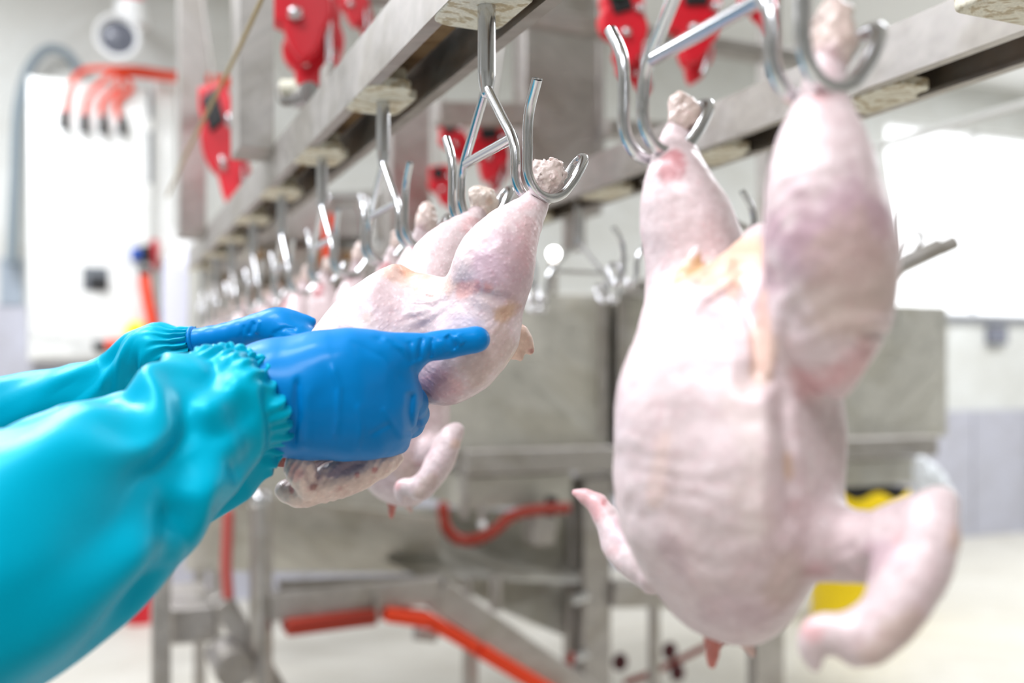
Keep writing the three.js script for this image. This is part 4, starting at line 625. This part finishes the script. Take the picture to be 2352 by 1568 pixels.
// ---------------------------------------------------------------- stainless tank on its frame
{
  const z = -2.9, t = thing('steel_tank', 'long dull stainless tank on legs behind the birds', 'tank', onZ(1600, 1040, z).setY(0));
  addW('panel', slab(1026, 664, 1398, 1036, z, 0.7, 0.004), M.sheet, t); addW('panel', slab(1412, 676, 2176, 1026, z, 0.7, 0.004), M.sheet, t);
  
  addW('door_frame', merge([slab(1380, 668, 1396, 1000, z + 0.012, 0.012), slab(1418, 668, 1446, 1060, z + 0.02, 0.02)]), M.steel, t);
  addW('ledge', slab(1072, 1036, 2156, 1092, z + 0.06, 0.12, 0.006), M.steel, t); addW('under_box', slab(1064, 1094, 1316, 1172, z - 0.03, 0.4, 0.006), M.sheet, t); addW('under_box', slab(1440, 1080, 2104, 1146, z - 0.03, 0.4, 0.006), M.sheet, t);
  for (const [a, b, q, m] of [[1342, 1404, 0.0, M.steel], [1308, 1342, -0.06, M.steel], [1736, 1802, 0.0, M.steel]]) { const p = onZ(a, 1100, z + q), r = onZ(b, 1100, z + q); addW('leg', box(p.x, r.x, 0, p.y, z + q - 0.05, z + q, 0.004), m, t); }
  addW('brace', beam(onZ(1400, 1362, z), onZ(1760, 1362, z), 0.06, 0.085, 0.006), M.steel, t); addW('brace', beam(onZ(1502, 1390, z - 0.02), onZ(1502, 1700, z - 0.02), 0.032, 0.032, 0.003), M.steel, t);
  for (const y of [1372, 1505]) addW('clamp_ring', rod(onZ(1312, y + 8, z + 0.02), onZ(1348, y - 6, z + 0.02), 0.018), M.rodSteel, t);
  addW('top_rail', beam(onZ(1445, 660, z), onZ(1530, 655, z), 0.07, 0.05, 0.004), M.steel, t);
  { const lamp = thing('glint_ball', 'small glowing white ball added for a bright glint above the tank edge', 'lamp', onZ(1272, 600, -2.8)), p = onZ(1272, 582, -2.8); addW('glow_ball', ball(p, 0.016), new THREE.MeshStandardMaterial({ color: 0xffffff, emissive: 0xffffff, emissiveIntensity: 12 }), lamp); addW('holder', rod(p.clone().add(V(0, -0.015, 0)), onZ(1272, 668, -2.91), 0.012), M.steel, lamp); const l = new THREE.PointLight(0xffffff, 0.15); l.position.copy(p); l.castShadow = true; scene.add(l); }  // glowing ball and point light added for a specular glint
  { const d = thing('drain_valve', 'dark drain valve under the tank', 'valve', onZ(1245, 1170, z)); addW('body', beam(onZ(1240, 1165, z), onZ(1236, 1250, z), 0.09, 0.09, 0.02), M.steel, d); addW('spindle', rod(onZ(1262, 1185, z + 0.05), onZ(1268, 1140, z + 0.05), 0.02), M.black, d); }
  { const h = thing('red_hose', 'rusty red hose looping below the tank', 'hose', onZ(1080, 1245, z + 0.08)); addW('hose', tube([[1018, 1165], [1022, 1205], [1048, 1236], [1085, 1240], [1130, 1222], [1175, 1185], [1225, 1172], [1300, 1166]].map(p => onZ(p[0], p[1], z + 0.08)), 0.0175, 70, 12), M.rust, h); addW('support_rod', rod(onZ(1066, 1092, z + 0.05), onZ(1066, 1190, z + 0.05), 0.012), M.steel, h); addW('support_rod', rod(onZ(1106, 1160, z + 0.05), onZ(1110, 1215, z + 0.05), 0.012), M.steel, h); addW('clip', ball(onZ(1108, 1206, z + 0.1), 0.012), M.whitePlastic, h); }
  single('red_hose', tube([[1305, 1620], [1304, 1560], [1306, 1528], [1312, 1508]].map(p => onZ(p[0], p[1], z + 0.06)), 0.014, 30, 10), M.rust, 'short red hose rising at the foot of the tank leg', 'hose');
  { const k = thing('valve_knobs', 'three dark red knobs on an orange rod under the large bird', 'valve', onZ(1540, 1500, z - 0.4)); for (const [x, y] of [[1424, 1520], [1538, 1494], [1556, 1544]]) addW('knob', ball(onZ(x, y, z - 0.4), 0.032, 1, 1.1, 0.7), M.maroon, k); addW('pipe', tube([[1440, 1566], [1480, 1552], [1550, 1520], [1610, 1490], [1662, 1468]].map(p => onZ(p[0], p[1], z - 0.42)), 0.013, 30, 10), M.rust, k); }
  { // hanging pipe with drops beyond the second rail
    single('water_pipe', tube([at(1960, 352, 3.0), at(2352, 240, 2.3), at(2500, 198, 2.1)], 0.011, 30, 10), plain(rgb(215, 215, 212), 0.4), 'thin pale pipe below the second rail against the window', 'pipe');
  }
}
// ---------------------------------------------------------------- lower conveyor and chute
{
  const z = -2.75, Z = (px, py, o = 0) => onZ(px, py, z + o);
  { const t = thing('steel_chute', 'dull steel chute sloping behind the hanging wings', 'chute', Z(760, 1330).setY(0));
    const quad = (pts, d, m, n) => { const P = pts.map(p => onZ(p[0], p[1], z + p[2])); const g = new THREE.BufferGeometry(), q = [...P, ...P.map(p => p.clone().add(V(0, 0, -d)))], v = [], f = (a, b, c, e) => [a, b, c, a, c, e].forEach(i => v.push(q[i].x, q[i].y, q[i].z)); f(3, 2, 1, 0); f(4, 5, 6, 7); f(0, 1, 5, 4); f(1, 2, 6, 5); f(2, 3, 7, 6); f(3, 0, 4, 7); g.setAttribute('position', new THREE.Float32BufferAttribute(v, 3)); g.setAttribute('uv', new THREE.Float32BufferAttribute(v.flatMap((_, i) => i % 3 ? [] : [v[i], v[i + 1]]), 2)); g.computeVertexNormals(); addW(n, g, m, t); };
    quad([[425, 1120, 0], [1010, 1190, 0], [1010, 1318, -0.28], [425, 1310, -0.28]], 0.01, M.sheet, 'front_plate');
    quad([[640, 1150, -0.55], [1330, 1180, -0.55], [1330, 1340, -0.1], [960, 1325, -0.1]], 0.01, M.sheet, 'back_plate');
    quad([[1000, 1320, -0.3], [1340, 1335, -0.3], [1340, 1480, -0.25], [1150, 1400, -0.25]], 0.01, M.sheet, 'side_plate');
    addW('rim', beam(Z(440, 1128, -0.3), Z(600, 1140, -0.3), 0.05, 0.04, 0.006), M.steel, t);
  }
  { const t = thing('belt_conveyor', 'steel conveyor frame with orange belt edge bending downward', 'conveyor', Z(800, 1568).setY(0));
    addW('post', rod(Z(600, 1150), Z(600, 1150).setY(0), 0.031), M.steel, t); addW('post_cap', ball(Z(597, 1148), 0.033), M.rodSteel, t); { const p = Z(371, 1300).setY(0), q = Z(371, 1300); addW('post', box(p.x - 0.024, p.x + 0.024, 0, q.y, p.z - 0.05, p.z, 0.005), M.steel, t); }
    addW('side_beam', beam(Z(620, 1392, 0.02), Z(1006, 1352, 0.02), 0.05, 0.075, 0.006), M.steel, t); addW('side_beam', beam(Z(1000, 1362, 0.02), Z(1420, 1650, 0.02), 0.05, 0.095, 0.006), M.steel, t); addW('edge_strip', beam(Z(640, 1344, -0.05), Z(1000, 1330, -0.05), 0.06, 0.02, 0.004), M.steel, t);
    addW('belt', beam(Z(652, 1436, 0.03), Z(856, 1410, 0.03), 0.1, 0.040, 0.006), M.rust, t, 'dull red belt edge'); addW('belt', beam(Z(878, 1406, 0.03), Z(985, 1422, 0.03), 0.1, 0.036, 0.006), M.orange, t, 'orange belt edge'); addW('belt', beam(Z(975, 1418, 0.03), Z(1086, 1482, 0.03), 0.1, 0.038, 0.006), M.orange, t, 'orange belt edge'); addW('belt', beam(Z(1096, 1488, 0.03), Z(1300, 1610, 0.03), 0.1, 0.042, 0.006), M.orange, t, 'orange belt edge');
    addW('bracket', beam(Z(866, 1370, 0.05), Z(866, 1425, 0.05), 0.02, 0.02, 0.003), M.steel, t);
    addW('brace', beam(Z(500, 1362, -0.1), Z(640, 1600, -0.1), 0.05, 0.06, 0.005), M.steel, t); addW('brace', beam(Z(512, 1380, -0.03), Z(660, 1620, -0.03), 0.02, 0.05, 0.004), M.steel, t);
    addW('pin', rod(Z(1072, 1330, -0.05), Z(1074, 1415, -0.05), 0.016), M.steel, t); addW('pin', rod(Z(1140, 1318, -0.1), Z(1138, 1400, -0.1), 0.018), M.steel, t);
    addW('roller', rod(Z(515, 1500, -0.1), Z(540, 1540, 0.05), 0.05), M.steel, t); addW('roller', rod(Z(955, 1450, -0.05), Z(1000, 1456, -0.05), 0.025), M.steel, t); addW('foot', beam(Z(1080, 1490, -0.1), Z(1080, 1490, -0.1).setY(0), 0.04, 0.04, 0.004), M.steel, t);
  }
  single('steel_bin', slab(392, 1398, 500, 1484, z - 0.1, 0.35, 0.01), M.steel, 'small dark steel bin between the conveyor posts', 'bin');
  single('red_hose', tube([[524, 1180], [522, 1240], [520, 1300], [524, 1365]].map(p => Z(p[0], p[1], 0.02)), 0.0155, 30, 10), M.faded, 'straight faded red hose hanging in front of the chute', 'hose');
  { const p = onZ(322, 1420, -5.6), h = 0.18, t = thing('red_bucket', 'red bucket on the floor by the back wall', 'bucket', V(p.x, 0, p.z)); addW('shell', new THREE.LatheGeometry([[0, 0], [0.07, 0], [0.085, h], [0.093, h], [0.09, h + 0.01], [0.078, h], [0.06, 0.015], [0, 0.015]].map(q => new THREE.Vector2(...q)), 28).translate(p.x, 0, p.z), M.red, t); addW('rim', new THREE.TorusGeometry(0.09, 0.006, 8, 32).rotateX(Math.PI / 2).translate(p.x, h, p.z), M.red, t); }
}
// ---------------------------------------------------------------- yellow bin under the large bird
{
  const z = -4.15, c = onZ(1968, 1300, z), topY = onZ(1968, 1116, z).y, R = 0.27, t = thing('yellow_bin', 'yellow bin with scalloped rim on the floor beyond the tank', 'bin', V(c.x, 0, c.z)), P = [], I = [], n = 96, m = 20;
  for (let i = 0; i <= m; i++) for (let j = 0; j <= n; j++) { const a = j / n * Math.PI * 2, top = topY - 0.045 * (0.5 + 0.5 * Math.cos(a * 8 + 0.4)), y = top * i / m, r = R * (0.86 + 0.14 * i / m); P.push(c.x + Math.cos(a) * r, y, c.z + Math.sin(a) * r); }
  for (let i = 0; i < m; i++) for (let j = 0; j < n; j++) { const a = i * (n + 1) + j, b = a + n + 1; I.push(a, b, a + 1, b, b + 1, a + 1); }
  const g = new THREE.BufferGeometry(); g.setAttribute('position', new THREE.Float32BufferAttribute(P, 3)); g.setIndex(I); g.computeVertexNormals(); addW('shell', g, M.yellow, t);
  addW('base', new THREE.CylinderGeometry(R * 0.86, R * 0.86, 0.02, 40).translate(c.x, 0.01, c.z), M.yellow, t);
  addW('bag', new THREE.CylinderGeometry(R * 0.97, R * 0.9, 0.2, 40, 1, true).translate(c.x, topY - 0.105, c.z), M.black, t, 'black bag lining');
  { const q = (px, py, r) => { const p = onZ(px, py, -2.80); return { p, r }; }; single('plastic_bag', solid([...chain([q(2118, 1060, 0.018), q(2126, 1090, 0.045), q(2146, 1140, 0.06), q(2150, 1190, 0.05)], 0.02)], 0.005, { detail: (x, y, z) => 0.012 * fbm(x * 22, y * 14, z * 22, 3) }), plain(rgb(226, 230, 234), 0.3), 'crumpled white plastic bag hanging at the tank corner', 'bag'); }
  single('wall_socket', slab(2276, 748, 2316, 790, Z0 + 0.06, 0.06, 0.01), plain(rgb(120, 122, 134), 0.5), 'dark grey wall fitting under the window', 'fitting');
}
renderer.render(scene, camera);
